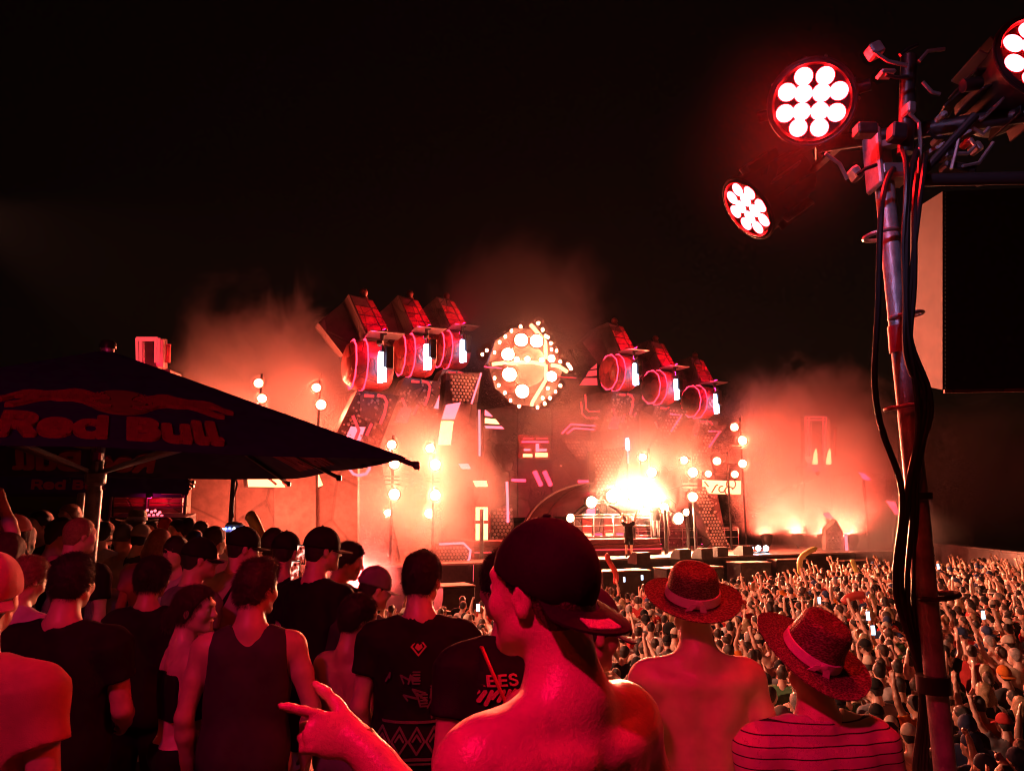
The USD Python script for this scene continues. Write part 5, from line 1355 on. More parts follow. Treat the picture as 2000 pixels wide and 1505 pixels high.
# cross bar, tangle of clamps and safety wires at the top
xb = thing('cross_bar', 'dark scaffold crossbar with clamps at the top of the mast', 'scaffold bar')
CB0, CB1 = P(1600, 285, 2.75), P(2120, 205, 2.15)
obj('tube', rod(CB0, CB1, .026, 14), M['black_metal'], xb)
obj('lower_tube', rod(P(1790, 352, 2.35), P(2120, 345, 2.25), .02, 12), M['black_metal'], xb)
obj('upright', rod(P(1768, 300, 2.38), P(1775, 110, 2.40), .024, 12), M['black_metal'], xb)
obj('brace', rod(P(1800, 340, 2.36), P(1905, 225, 2.32), .014, 10), M['black_metal'], xb)
rr = np.random.default_rng(11)
for x, y, w, h, m in [(1708, 100, 26, 26, 'mast_paint'), (1730, 145, 30, 9, 'steel'), (1775, 215, 18, 24, 'steel'), (1838, 228, 14, 12, 'mast_paint'), (1830, 275, 14, 14, 'steel'), (1888, 280, 14, 14, 'tape_red'), (1905, 290, 14, 20, 'steel'),
                      (1670, 340, 16, 26, 'mast_paint'), (1790, 345, 14, 22, 'tape_red'), (1752, 260, 30, 34, 'black_metal'), (1850, 300, 26, 26, 'black_metal'), (1690, 255, 40, 24, 'black_metal'), (1870, 330, 60, 16, 'black_metal'), (1920, 355, 20, 8, 'mast_paint')]:
    k = 2.36 / FPX; obj('clamp', chamfer_box((w * k, .05, h * k), .006, P(x, y, 2.36), np.block([[R3(0, 0, rr.uniform(-35, 35)), np.zeros((3, 1))], [np.zeros((1, 3)), 1]])), M[m], xb)
for pts in ([(1705, 100), (1735, 120), (1772, 128)], [(1730, 146), (1752, 152), (1774, 150)], [(1672, 342), (1690, 330), (1712, 322)], [(1795, 120), (1812, 100), (1845, 96)], [(1758, 108), (1775, 95), (1792, 88)], [(1802, 160), (1820, 180), (1836, 184)], [(1812, 258), (1830, 270), (1850, 268)], [(1880, 325), (1912, 318), (1940, 278)], [(1858, 330), (1868, 290), (1872, 270)],
            [(1776, 222), (1795, 240), (1798, 280), (1795, 340)], [(1612, 300), (1640, 320), (1655, 350)], [(1900, 250), (1920, 262), (1940, 240)], [(1870, 300), (1890, 300), (1905, 285), (1895, 270)]):
    p = np.array([P(x, y, 2.33) for x, y in pts]); obj('safety_wire', tube(p, .006, 6), M['steel' if rr.random() < .6 else 'rubber'], xb)

LPOS = [(.0885 * math.cos(a), .0885 * math.sin(a)) for a in np.arange(8) * PI / 4 + .12] + [(.041 * math.cos(a), .041 * math.sin(a)) for a in np.arange(4) * PI / 2 + .52]
def par_lamp_proto():
    r = UsdGeom.Xform.Define(stage, numbered('/World', 'par_lamp')).GetPrim()
    obj('housing', lathe([(.04, -.30), (.095, -.285), (.115, -.22), (.122, -.08), (.134, -.02), (.137, .0), (.126, .006), (.120, -.012), (.02, -.014)], 40), M['black_metal'], r)
    plate = extrude(shapely.Point(0, 0).buffer(.118, 24).difference(unary_union([shapely.Point(*q).buffer(.0305, 12) for q in LPOS])), .006); plate.apply_translation((0, 0, -.007)); obj('face_plate', plate, M['black_metal'], r)
    obj('rim', tube([(.139 * math.cos(a), .139 * math.sin(a), -.004) for a in np.linspace(0, 2 * PI, 49)[:-1]], .006, 8, True), M['black_metal'], r)
    pos = LPOS
    pos_ = [(.0885 * math.cos(a), .0885 * math.sin(a)) for a in np.arange(8) * PI / 4 + .12] + [(.039 * math.cos(a), .039 * math.sin(a)) for a in np.arange(4) * PI / 2 + .52]
    for x, y in pos:
        q = lathe([(.001, -.006), (.0295, -.004), (.0295, .000), (.02, .002), (.001, .003)], 18); q.apply_translation((x, y, 0)); obj('lens', q, M['par_lens'], r)
    for k in range(14):
        a = k * 2 * PI / 14; q = chamfer_box((.008, .05, .15), .002, (0, .128, -.145)); q.apply_transform(rotm(math.degrees(a), [0, 0, 1])); obj('fin', q, M['steel'] if k % 3 == 0 else M['black_metal'], r)
    yk = [(-.155, 0, -.10), (-.165, 0, -.2), (-.12, 0, -.36), (0, 0, -.40), (.12, 0, -.36), (.165, 0, -.2), (.155, 0, -.10)]
    obj('yoke', cat([bar(yk[i], yk[i + 1], .035, .008, (0, 1, 0)) for i in range(6)]), M['black_metal'], r)
    for s in (-1, 1): obj('yoke_knob', rod((s * .13, 0, -.10), (s * .185, 0, -.10), .02, 12), M['black_plastic'], r)
    return r
def place_lamp(prim, at, direction, spin=0):
    a, b, c = frame_of(direction); T = basis(a, b, c, at) @ rotm(spin, [0, 0, 1])
    x = UsdGeom.Xformable(prim); x.ClearXformOpOrder(); x.AddTransformOp(opSuffix='place').Set(Gf.Matrix4d(*map(float, T.T.ravel())))
LAMP = par_lamp_proto()
eye = np.array([0, 0, EYE])
def facing(px, py, c, rx, ry):
    tc = -unit(P(px, py, 1.0) - eye); r_ = unit(np.cross(UP, tc)); u_ = np.cross(tc, r_)
    s_ = math.sqrt(1 - c * c); return tc * c + (r_ * rx + u_ * ry) * s_ / math.hypot(rx, ry)
LAMPS = [(P(1585, 200, 2.52), None, 4, 'red lamp of twelve lenses facing straight at the camera, upper middle of the mast'), (P(1460, 408, 3.05), facing(1460, 408, .52, -.86, -.5), 20, 'lower red lamp of twelve lenses turned down to the side'), (P(2036, 108, 2.2), facing(2036, 108, .66, .8, .55), 10, 'red lamp turned away upwards with its fins lit, cut by the frame edge')]
REAR = [(REAR_LAMPS[0][0], np.subtract(REAR_LAMPS[0][1], REAR_LAMPS[0][0]), 'red lamp on the rear mast aimed at the bare backs'), (REAR_LAMPS[1][0], np.subtract(REAR_LAMPS[1][1], REAR_LAMPS[1][0]), 'red lamp on the rear mast aimed along the deck')]
for i, (at, d, spin, lab) in enumerate(LAMPS + [(np.array(p) - unit(d) * .16, d, 0, l) for p, d, l in REAR]):
    if i == 0: pr = LAMP
    else:
        x = UsdGeom.Xform.Define(stage, numbered('/World', 'par_lamp')); pr = x.GetPrim(); pr.GetReferences().AddInternalReference(LAMP.GetPath()); pr.SetInstanceable(True)
    d = unit((eye + [-.12, 0, -.10]) - at) if d is None else unit(d)
    say(pr, lab, 'stage lamp', 'red lamps on the masts'); place_lamp(pr, at, d, spin)
rm = thing('rear_mast', 'rear lighting mast behind the photographer', 'lighting mast')
obj('pole', rod((-1.9, -0.8, DECK), (-1.9, -0.8, DECK + 4.95), .037, 14), M['mast_paint'], rm); obj('cross_tube', rod((-2.7, -0.82, DECK + 4.9), (-0.85, -0.82, DECK + 4.9), .026, 12), M['black_metal'], rm)
obj('foot', chamfer_box((.7, .7, .05), .01, (-1.9, -0.8, DECK + .025)), M['black_metal'], rm)
# brackets that carry the three lamps
for a, b in ((LAMPS[0][0] + np.array([.03, .36, .06]), P(1690, 262, 2.72)), (LAMPS[1][0] + np.array([.26, .2, .17]), P(1640, 285, 2.70)), (LAMPS[2][0] + np.array([-.2, .28, -.17]), P(1930, 240, 2.35))):
    obj('lamp_bracket', bar(a, b, .03, .012), M['black_metal'], xb)

# ---------------------------------------------------------------- hanging video screen at the right
sc = thing('video_screen', 'big dark video screen seen from its pale lit side', 'video screen')
A, B, C_, D_ = P(1843, 374, 12), P(1843, 761, 12), P(1780, 414, 12.9), P(1780, 748, 12.9)
A2, B2, C2, D2 = P(2330, 352, 11.6), P(2330, 752, 11.6), P(2330, 396, 12.6), P(2330, 742, 12.6)
obj('cabinet', trimesh.convex.convex_hull(np.array([A, B, C_, D_, A2, B2, C2, D2])), M['screen_black'], sc)
nl = unit(np.cross(B - A, C_ - A)); nl = nl if nl[0] < 0 else -nl
obj('side_panel', slab(np.array([A, B, D_, C_]) + nl * .02, nl, .018), M['screen_side'], sc)
for k in range(48):
    q = A + (B - A) * (k + .5) / 48; obj('edge_latch', chamfer_box((.03, .02, .045), .004, q + np.array([.03, -.012, 0])), M['screen_black'], sc)
obj('lower_trim', bar(B + [0, -.01, -.03], B2 + [0, -.01, -.03], .06, .05), M['stage_red'], sc)
tw = thing('screen_tower', 'scaffold tower that carries the video screen', 'scaffold tower')
base = (A2 + C2) / 2
for dx, dy in ((-.5, -.4), (.5, -.4), (.5, .6), (-.5, .6)):
    obj('leg', rod((base[0] + dx, base[1] + dy + .6, FIELD), (base[0] + dx, base[1] + dy + .6, base[2] + .3), .03, 8), M['steel'], tw)
for z in np.arange(FIELD + .5, base[2], 1.2):
    for (x0, y0), (x1, y1) in (((-.5, -.4), (.5, -.4)), ((.5, -.4), (.5, .6)), ((.5, .6), (-.5, .6)), ((-.5, .6), (-.5, -.4))):
        obj('ledger', rod((base[0] + x0, base[1] + y0 + .6, z), (base[0] + x1, base[1] + y1 + .6, z), .022, 6), M['steel'], tw)

# ---------------------------------------------------------------- inflatable tubes and phones over the crowd
def infl(label, pts, r, d, m):
    from scipy.interpolate import CubicSpline
    p = np.array([P(x, y, d) for x, y in pts]); tt = np.arange(len(p)); q = CubicSpline(tt, p)(np.linspace(0, len(p) - 1, 26))
    rr_ = np.full(26, r); rr_[0] = rr_[-1] = r * .35; rr_[1] = rr_[-2] = r * .85
    t = thing('inflatable_tube', label, 'inflatable', group='inflatable tubes waved over the crowd'); obj('tube', tube(q, rr_, 10), m, t, smooth=60)
M['infl_yellow'] = surf('inflatable_yellow', (.42, .42, .12), .35, .15, 8); M['infl_red'] = surf('inflatable_red', (.55, .06, .05), .35, .15, 8)
infl('tall curved yellow inflatable tube near the right of the stage', [(1563, 1122), (1562, 1098), (1570, 1083), (1596, 1069)], .10, 29, M['infl_yellow'])
infl('short yellow inflatable tube leaning at the studded pillar', [(1664, 1092), (1668, 1103), (1674, 1118)], .09, 28, M['infl_yellow'])
infl('thin bent red inflatable tube before the striding performer', [(1186, 1080), (1192, 1100), (1202, 1118), (1200, 1140)], .09, 24, M['infl_red'])
infl('flat red inflatable tube carried in the middle of the crowd', [(1648, 1178), (1662, 1165), (1690, 1162)], .10, 18, M['infl_red'])
infl('pale yellow inflatable tube beside the blue lit hat', [(483, 1002), (497, 1020), (505, 1040), (520, 1056)], .055, 7.0, M['infl_yellow'])
def phone(label, px, py, d, screen, yaw=0, s=1.0, group='phones held up to film'):
    c = P(px, py, d); t = thing('phone', label, 'phone', c, math.radians(yaw), group)
    obj('case', chamfer_box((.076 * s, .009, .158 * s), .003), M['black_plastic'], t)
    obj('screen', chamfer_box((.066 * s, .003, .142 * s), .001, (0, -.006, 0)), M[screen], t)
phone('upper lit phone filming the stage, beside the tall black cap', 588, 1082, 4.75, 'phone_warm', -10, .78)
phone('lower lit phone filming the stage, beside the tall black cap', 577, 1114, 4.55, 'phone_warm', -8, .78)

# ---------------------------------------------------------------- the people on the deck
def figure(label, px, py, d, face, outfit, z0=DECK, group=None, **kw):
    """stands a figure so that the middle of its head is seen at that pixel; FACE: degrees its body is turned to the left of straight away from the camera"""
    hc = P(px, py, d)
    f0 = Fig(**{k: v for k, v in kw.items() if k in ('yaw', 'pitch', 'roll', 'lean')})
    q = f0.hp((0, 0, 0)); H = 1.78 * (hc[2] - z0) / q[2]
    if 'H' in kw: H = kw['H']
    k = H / 1.78; a = math.radians(face)
    off = np.array([q[0] * math.cos(a) - q[1] * math.sin(a), q[0] * math.sin(a) + q[1] * math.cos(a)]) * k
    kw = {**kw, 'H': H}
    loc = (hc[0] - off[0], hc[1] - off[1], z0)
    place = kw.pop('reach', None)
    if place:
        # arms given as world places of elbow and wrist
        def to_loc(w): v = (np.asarray(w, float) - loc); return np.array([v[0] * math.cos(a) + v[1] * math.sin(a), -v[0] * math.sin(a) + v[1] * math.cos(a), v[2]]) / k
        f1 = Fig(**{**kw, 'arms': (None, None)}); arms = list(kw.get('arms', (None, None)))
        for i, ew in place.items():
            sd = (-1, 1)[i]; e, w = [to_loc(x) - f1.sh[i] for x in ew]
            arms[i] = ((e[0] * sd, e[1], e[2]), (w[0] * sd, w[1], w[2]))
        kw['arms'] = tuple(arms)
    f = Fig(**kw)
    t = thing('person', label, 'person', loc, a, group)
    dress(f, t, **outfit)
    return f, t
def dress(f, par, skin='skin0', top=None, topm='black', bottom='trousers', botm='black', hair=None, hairm='hair_dark', cap=None, capm='black', eyes=False, shoes='black', cell=None, hat=False, brimm=None, hair_kw={}, cap_kw={}, **tk):
    body = obj('body', f.body(), M[skin], par, smooth=True)
    sm = obj('shirt', f.shirt(**tk), M[topm], par, smooth=True) if top == 'shirt' else obj('tank_top', f.tank(**tk), M[topm], par, smooth=True) if top == 'tank' else obj('crop_top', f.tank(**{**dict(top=1.36, hem=1.13), **tk}), M[topm], par, smooth=True) if top == 'crop' else None
    obj('trousers' if bottom == 'trousers' else 'shorts', f.trousers(1.0 if bottom == 'trousers' else .46), M[botm], par, smooth=True)
    for m in f.shoes(): obj('shoe', m, M[shoes], par, smooth=True)
    if cap is not None and 't' not in hair_kw: hair_kw = {**hair_kw, 't': .005, 'amp': .003}
    if hair:
        hmesh = f.hair(hair, **hair_kw); hp_ = obj('hair', hmesh, M[hairm], par, smooth=True)
        if f.cell < .0125 and cap is None and not hat: hair_strands(hp_, hmesh, M[hairm], 5200 if cap is None else 2600, {'quiff': .017, 'bun': .02, 'tail': .02}.get(hair, .013) * (.6 if hair_kw.get('t', .014) < .006 else 1), f.seed + 200, .9 if hair in ('bun', 'tail', 'long') else .35)
    if cap is not None:
        dome_, brim_, btn = f.cap(back=(cap == 'back'), **cap_kw); c = obj('cap', dome_, M[capm], par, smooth=True); obj('brim', brim_, M[brimm or capm], c); obj('button', btn, M[capm], c)
    if hat:
        cr, bm, bd, *_ = f.straw_hat(**(hat if isinstance(hat, dict) else {})); h = obj('straw_hat', cr, M['straw'], par, smooth=50); obj('hat_brim', bm, M['straw'], h, smooth=50); obj('ribbon', bd, M['ribbon'], h, smooth=40)
        kn = _[0] if _ else None
        if kn is not None: obj('bow', kn, M['ribbon'], h, smooth=40)
    if eyes:
        for e, p in f.eyes():
            q = obj('eyeball', e, M['eye'], body, smooth=True)
    return body, sm
relax = ((.055, -.04, -.285), (.035, .05, -.53))
def decal(f, mesh, m, t, y, z, x=0.0, off=.002, back=True, name='print'):
    """lays flat print meshes on the back of a figure: pushed onto the garment found there"""
    pass

# the bare-backed man with the black backwards cap
WR = P(700, 1446, 1.42)
fA, tA = figure('bare backed person in a backwards black cap, one hand pointing out to the side', 1056, 1153, 1.41, 44,
    dict(skin='skin_wet', bottom='shorts', botm='black', hair='short', hairm='hair_brown', hair_kw=dict(t=.003, amp=.0025, freq=110), cap='back', capm='black', brimm='black', cap_kw=dict(tilt=21, t=.011, high=.007, brim=.060, flat=.006, cell=.0055), eyes=True),
    cell=.0068, wide=1.0, yaw=8, pitch=1, muscle=1.25, seed=3, reach={0: (P(905, 1700, 1.30), WR)}, hands=('point', 'relaxed'), hdirs=((-.92, .30, .30), None), palms=((.15, 1, -.25), None))
k = fA.k
# patch on the cap's brim and bracelet on the pointing hand
obj('patch', fA.cap_patch(21, .011, .060, .006, -34, 6, .42, .84), M['patch'], tA, smooth=False)
brc = rod(fA.wr[0] * k - unit(np.subtract(fA.wr[0], fA.el[0])) * .018, fA.wr[0] * k - unit(np.subtract(fA.wr[0], fA.el[0])) * .001, .0335, 20); obj('bracelet', brc, M['rubber'], tA)

figure('shirtless person in an upright straw hat with a pale ribbon', 1352, 1182, 2.62, 2, dict(skin='skin0', bottom='shorts', botm='navy', hair='short', hair_kw=dict(raise_=.045, t=.004), hat=dict(tilt=(19, 2), brim=.085, crown=.118)), cell=.0085, yaw=-4, muscle=1.12, seed=1)
figure('person in a striped shirt and tilted ribboned straw hat', 1582, 1292, 2.22, 10, dict(skin='skin0', top='shirt', topm='striped', bottom='shorts', botm='sand', hair='short', hair_kw=dict(raise_=.03, t=.004), hat=dict(tilt=(25, 17), brim=.106, crown=.138), amp=.008, loose=2.0, t=.02), cell=.0085, yaw=-14, roll=6, seed=2, wide=1.05)
figure('person looking down, half hidden behind the brim of the backwards cap', 1152, 1232, 2.2, -20, dict(skin='skin1', bottom='shorts', botm='dgrey', hair='short', cap='front', capm='dgrey'), cell=.0095, yaw=-38, pitch=-8, seed=4)
fF, tF = figure('person in a black T-shirt with a diamond badge and pale lower print', 826, 1130, 3.3, 6, dict(skin='skin0', top='shirt', topm='black', bottom='shorts', botm='beige', hair='short', hair_kw=dict(t=.008, amp=.004)), cell=.0085, yaw=-22, seed=5, wide=1.02)
fG, tG = figure('person in a black lettered shirt wearing a drawstring bag, head hidden behind another', 985, 1198, 2.6, 24, dict(skin='skin1', top='shirt', topm='black', bottom='shorts', botm='black', hair='short'), cell=.009, yaw=10, seed=6, H=1.70)
figure('person in a dark tank top with bare arms hanging', 503, 1150, 3.25, 14, dict(skin='skin0', top='tank', topm='dgrey', bottom='shorts', botm='dgrey', hair='quiff', hairm='hair_brown', hair_kw=dict(t=.009, amp=.010, freq=34), hem=.80, neck=.085, arm=.075), cell=.0085, yaw=-38, seed=7, wide=1.02, arms=(relax, ((.09, -.05, -.27), (.07, .08, -.52))))
figure('person in a black crop top looking back over one shoulder, smiling', 383, 1190, 3.4, -52, dict(skin='skin2', top='crop', topm='black', bottom='trousers', botm='black', hair='tail', hairm='hair_brown', hair_kw=dict(t=.009, amp=.004), eyes=True), cell=.0075, yaw=-42, pitch=0, female=True, seed=8, arms=(((.07, .02, -.26), (-.02, .16, -.44)), ((.05, -.06, -.27), (.0, .10, -.47))))
figure('shirtless person with bowed head, beside the black T-shirt with the badge', 702, 1207, 3.45, -22, dict(skin='skin1', bottom='shorts', botm='grey', hair='short', hair_kw=dict(t=.012, amp=.005)), cell=.010, yaw=-30, pitch=-6, seed=9, female=False, wide=.9)
figure('person in a dark peaked cap at the edge of the deck, against the bright smoke', 733, 1150, 4.1, -30, dict(skin='skin0', top='shirt', topm='dgrey', bottom='shorts', botm='black', hair='short', cap='front', capm='grey', cap_kw=dict(brim=.07)), cell=.012, yaw=-26, pitch=-10, seed=10)
figure('tall person in a black peaked cap and black T-shirt, side on', 632, 1075, 4.4, -34, dict(skin='skin0', top='shirt', topm='black', bottom='shorts', botm='black', hair='short', cap='front', capm='black', cap_kw=dict(brim=.085)), cell=.011, yaw=-22, seed=11, wide=1.08)
figure('bareheaded person looking down, just past the tall black cap', 681, 1096, 4.9, -40, dict(skin='skin1', top='shirt', topm='dgrey', bottom='trousers', botm='denim', hair='short'), cell=.012, yaw=-34, pitch=-14, seed=12)
fN, tN = figure('person in a black cap and pale shirt with a dark shoulder strap', 478, 1070, 4.9, -26, dict(skin='skin0', top='shirt', topm='beige', bottom='shorts', botm='denim', hair='short', cap='front', capm='black'), cell=.0115, yaw=-34, seed=13, wide=1.06)
figure('person in a black cap and black bandana top, face to the stage', 392, 1092, 4.6, -38, dict(skin='skin0', top='shirt', topm='grey', bottom='trousers', botm='black', hair='short', cap='front', capm='black', cap_kw=dict(brim=.055, tilt=12)), cell=.0115, yaw=-22, seed=14)
figure('person in a plain black top standing behind the low bin, back to the camera', 300, 1128, 4.1, 4, dict(skin='skin1', top='shirt', topm='black', bottom='trousers', botm='black', hair='bun', hair_kw=dict(t=.014)), cell=.0105, yaw=-10, female=True, seed=15)
figure('broad person in a plain black T-shirt in front of the parasol pole', 144, 1136, 3.15, -2, dict(skin='skin0', top='shirt', topm='black', bottom='trousers', botm='black', hair='short', hair_kw=dict(t=.010, amp=.006), neck=.082, t=.022), cell=.0085, yaw=4, seed=16, wide=1.10, arms=(((.07, .02, -.28), (.0, .20, -.40)), ((.055, .03, -.28), (-.03, .22, -.38))))
figure('person in a pink T-shirt and pale backwards cap at the left edge', -22, 1168, 2.25, -8, dict(skin='skin0', top='shirt', topm='salmon', bottom='trousers', botm='denim', hair='short', cap='back', capm='pink', cap_kw=dict(tilt=10), t=.022, amp=.009), cell=.0085, yaw=24, seed=17, wide=1.08, arms=(relax, ((.08, -.02, -.275), (.06, .12, -.48))))
figure('person in a bright pale top bending forward behind the pink T-shirt', 62, 1075, 3.9, -20, dict(skin='skin2', top='shirt', topm='white', bottom='trousers', botm='denim', hair='short', hairm='hair_fair'), cell=.012, yaw=0, pitch=-22, lean=(0, .16), seed=18, H=1.62)
# further back on the deck
figure('person in a pale cap and pale T-shirt facing the camera beside the parasol pole', 240, 1052, 7.0, 150, dict(skin='skin1', top='shirt', topm='beige', bottom='shorts', botm='denim', hair='short', cap='front', capm='grey'), cell=.014, yaw=25, seed=19, arms=(((.08, .1, -.25), (-.12, .28, -.2)), relax))
figure('person in a black T-shirt with lit head, left of the parasol pole', 157, 1046, 5.2, -6, dict(skin='skin2', top='shirt', topm='black', bottom='shorts', botm='sand', hair='short', hairm='hair_fair', hair_kw=dict(t=.006, amp=.003)), cell=.013, yaw=-28, seed=20)
figure('person in a pink T-shirt turned aside, left of the parasol pole', 122, 1044, 5.8, -36, dict(skin='skin1', top='shirt', topm='pink', bottom='shorts', botm='black', hair='short'), cell=.014, yaw=-30, seed=21)
figure('person in a black shirt facing the camera in the dark under the parasol', 76, 1024, 7.2, 168, dict(skin='skin0', top='shirt', topm='black', bottom='trousers', botm='black', hair='short'), cell=.015, yaw=-20, seed=22)
figure('tall person in a dark grey shirt facing the camera at the back of the deck', 134, 1010, 8.0, 172, dict(skin='skin2', top='shirt', topm='dgrey', bottom='trousers', botm='black', hair='short', hairm='hair_fair'), cell=.015, yaw=-14, seed=23)
figure('person in a pink cap with one arm raised high at the left edge', 22, 1044, 5.4, 130, dict(skin='skin2', top='shirt', topm='dgrey', bottom='trousers', botm='denim', hair='short', cap='front', capm='pink'), cell=.014, yaw=-10, seed=24, arms=(((.10, .06, .24), (.04, .14, .46)), relax), hands=('fist', 'relaxed'))
fV, tV = figure('person in a white shirt and a hat strung with blue lights', 459, 1044, 7.4, 10, dict(skin='skin0', top='shirt', topm='white', bottom='trousers', botm='denim', hair='short', hat=dict(brim=.04, crown=.09)), cell=.014, yaw=-10, seed=25)
for k_, a in enumerate(np.linspace(-2.6, .1, 9)):
    b_ = trimesh.creation.icosphere(1, .013); c_ = fV.hp((.128 * math.cos(a), -.012 + .14 * math.sin(a), .062 + .006 * math.sin(a * 3))) * fV.k; b_.apply_translation(c_); obj('hat_light', b_, M['led_white' if k_ % 3 == 1 else 'led_blue'], tV)
BACK = [(345, 1036, 8.6, 'short', 'hair_dark', 'black', 160, 'person in a black shirt facing the camera near the bar', {}), (366, 1032, 8.7, 'short', 'hair_dark', 'dgrey', 20, 'person in dark grey just before the orange wall', {}), (393, 1040, 8.0, 'long', 'hair_brown', 'red', 12, 'person in a red T-shirt nearest the cable pole', {}),
        (276, 1052, 7.0, None, None, 'dgrey', -30, 'person in a sand cap next to the pale T-shirt', dict(cap='front', capm='sand')), (312, 1060, 6.5, 'long', 'hair_fair', 'pink', 8, 'person in a pink top behind the plain black top', {}), (342, 1078, 5.6, 'long', 'hair_dark', 'white', 160, 'person in a white top facing the camera beyond the crop top', dict(fem=1)),
        (560, 1078, 4.9, None, None, 'black', -20, 'person in a black cap filming with a phone', dict(cap='front', capm='black')), (535, 1066, 5.3, 'short', 'hair_dark', 'dgrey', -30, 'person in dark grey between the black cap and the phones', {}), (420, 1056, 6.4, 'short', 'hair_brown', 'sand', 0, 'person in a sand shirt behind the black bandana top', {}),
        (322, 1032, 9.2, None, None, 'red', 30, 'person in a red cap before the red lit bar', dict(cap='back', capm='red')), (296, 1034, 9.6, 'short', 'hair_dark', 'navy', 170, 'person in navy facing the camera before the red lit bar', {}), (268, 1022, 8.4, None, None, 'black', -20, 'person in black and a broad hat before the red lit bar', dict(hat=True)),
        (48, 1052, 6.6, 'long', 'hair_dark', 'black', 20, 'person in black just behind the pink cap', {}), (100, 1040, 7.4, 'short', 'hair_brown', 'grey', -60, 'person in grey side on in the dark under the parasol', {}), (205, 1042, 7.6, 'short', 'hair_dark', 'white', -10, 'person in a white shirt just right of the second parasol pole', {}),
        (248, 1034, 8.8, 'short', 'hair_grey', 'blue', 140, 'person in a blue shirt turned towards the bar', {}), (186, 1030, 9.5, 'bun', 'hair_brown', 'black', 0, 'person in black at the second parasol pole', dict(fem=1)), (380, 1060, 7.2, 'short', 'hair_dark', 'dgrey', 0, 'person in dark grey just behind the black cap', {}), (15, 1080, 4.6, 'long', 'hair_brown', 'black', -30, 'person in black at the left edge behind the pale top', dict(fem=1))]
for i, (x, y, d, hr, hm, tm, face, lab, ex) in enumerate(BACK):
    o = dict(skin='skin%d' % (i % 3), top='shirt', topm=tm, bottom='trousers' if i % 2 else 'shorts', botm=('denim', 'black', 'sand')[i % 3], hair=hr or 'short', hairm=hm or 'hair_dark')
    for q in ('cap', 'capm', 'hat'):
        if q in ex: o[q] = ex[q]
    figure(lab, x, y, d, face, o, cell=.0165, fr=.0115, yaw=(-25, 15, 0, 30)[i % 4], female=bool(ex.get('fem')), seed=30 + i, group=None, arms=((((.1, .12, -.2), (-.02, .30, -.02)),) * 2) if 'phone' in lab else (None, None))
# prints on the black T-shirts
def on_back(f, t, shape, m, z, x=0.0, name='print'):
    """a thin printed shape wrapped onto the back of the shirt: each point is moved to the garment's surface"""
    pts = f.torso_blob(.0165, 1.6)
    mm = extrude(shape.simplify(.0015), .004)
    mm = mm.subdivide_to_size(.05)
    v = mm.vertices.copy(); X, Z = v[:, 0] + x, v[:, 1] + z
    lo, hi = np.full(len(v), -.40), np.full(len(v), .0)
    def sd(y):
        p = np.stack([X, y, Z], 1); D = np.full(len(p), 1.0)
        for fn, a, b, k_, op in pts.prims:
            d = fn(p)
            h = np.maximum(k_ - np.abs(D - d), 0) / k_; D = np.minimum(D, d) - h * h * k_ / 4
        return D
    for _ in range(22):
        mid = (lo + hi) / 2; ins = sd(mid) < 0; hi = np.where(ins, mid, hi); lo = np.where(ins, lo, mid)
    y = hi - .0135 - v[:, 2]
    mm.vertices = np.stack([X, y, Z], 1) * f.k; mm.fix_normals()
    obj(name, mm, m, t, smooth=False)
dia = Polygon([(-.036, 0), (0, .04), (.036, 0), (0, -.04)]).difference(Polygon([(-.027, 0), (0, .031), (.027, 0), (0, -.031)]))
dia = unary_union([dia, Polygon([(-.017, -.004), (-.005, .017), (.004, .004), (.012, .012), (.018, -.004), (.0, -.018)])])
M['print_red'] = surf('shirt_print_red', (.42, .13, .10), .8, .15, 20); M['print_dim'] = surf('shirt_print_grey', (.17, .13, .11), .8, .35, 12)
on_back(fF, tF, dia, M['print_red'], 1.385, -.0, 'badge')
rr = np.random.default_rng(5)
pz = []
for k_ in range(5):
    x0 = -.15 + .075 * k_
    pz += [LineString([(x0 - .034, .0), (x0, .055), (x0 + .034, .0), (x0, -.05), (x0 - .034, .0)]).buffer(.0045), LineString([(x0 - .018, 0), (x0, .026), (x0 + .018, 0)]).buffer(.004)]
pz += [LineString([(-.19, .075), (.19, .075)]).buffer(.005), LineString([(-.19, -.07), (.19, -.07)]).buffer(.006), LineString([(-.19, -.09), (.19, -.088)]).buffer(.004)]
for k_ in range(16):
    x0, y0 = rr.uniform(-.17, .16), rr.uniform(.09, .27); h_ = rr.uniform(.02, .06)
    pz.append(LineString([(x0, y0), (x0 + rr.uniform(-.02, .02), y0 + h_), (x0 + rr.uniform(.0, .04), y0 + h_ * .4)]).buffer(.004))
    if k_ % 4 == 0: pz += [LineString([(x0, y0 + j * .012), (x0 + .03, y0 + j * .012)]).buffer(.003) for j in range(5)]
on_back(fF, tF, unary_union(pz), M['print_dim'], 1.0)
tx = letters('LEES', .035, 1.3, 4)
on_back(fG, tG, shapely.affinity.translate(tx, -tx.bounds[2] / 2, 0), M['print_red'], 1.36, -.10, 'lettering')
on_back(fG, tG, unary_union([LineString([(-.12 + j * .02, -.01 * (j % 3)), (-.10 + j * .02, .02)]).buffer(.006) for j in range(12)]), M['print_red'], 1.325, -.06, 'print')
for j in range(7): on_back(fG, tG, LineString([(-.10, 0), (-.04, .012), (.0, -.004)]).buffer(.005), M['print_dim'], 1.20 - j * .028, -.06, 'print')
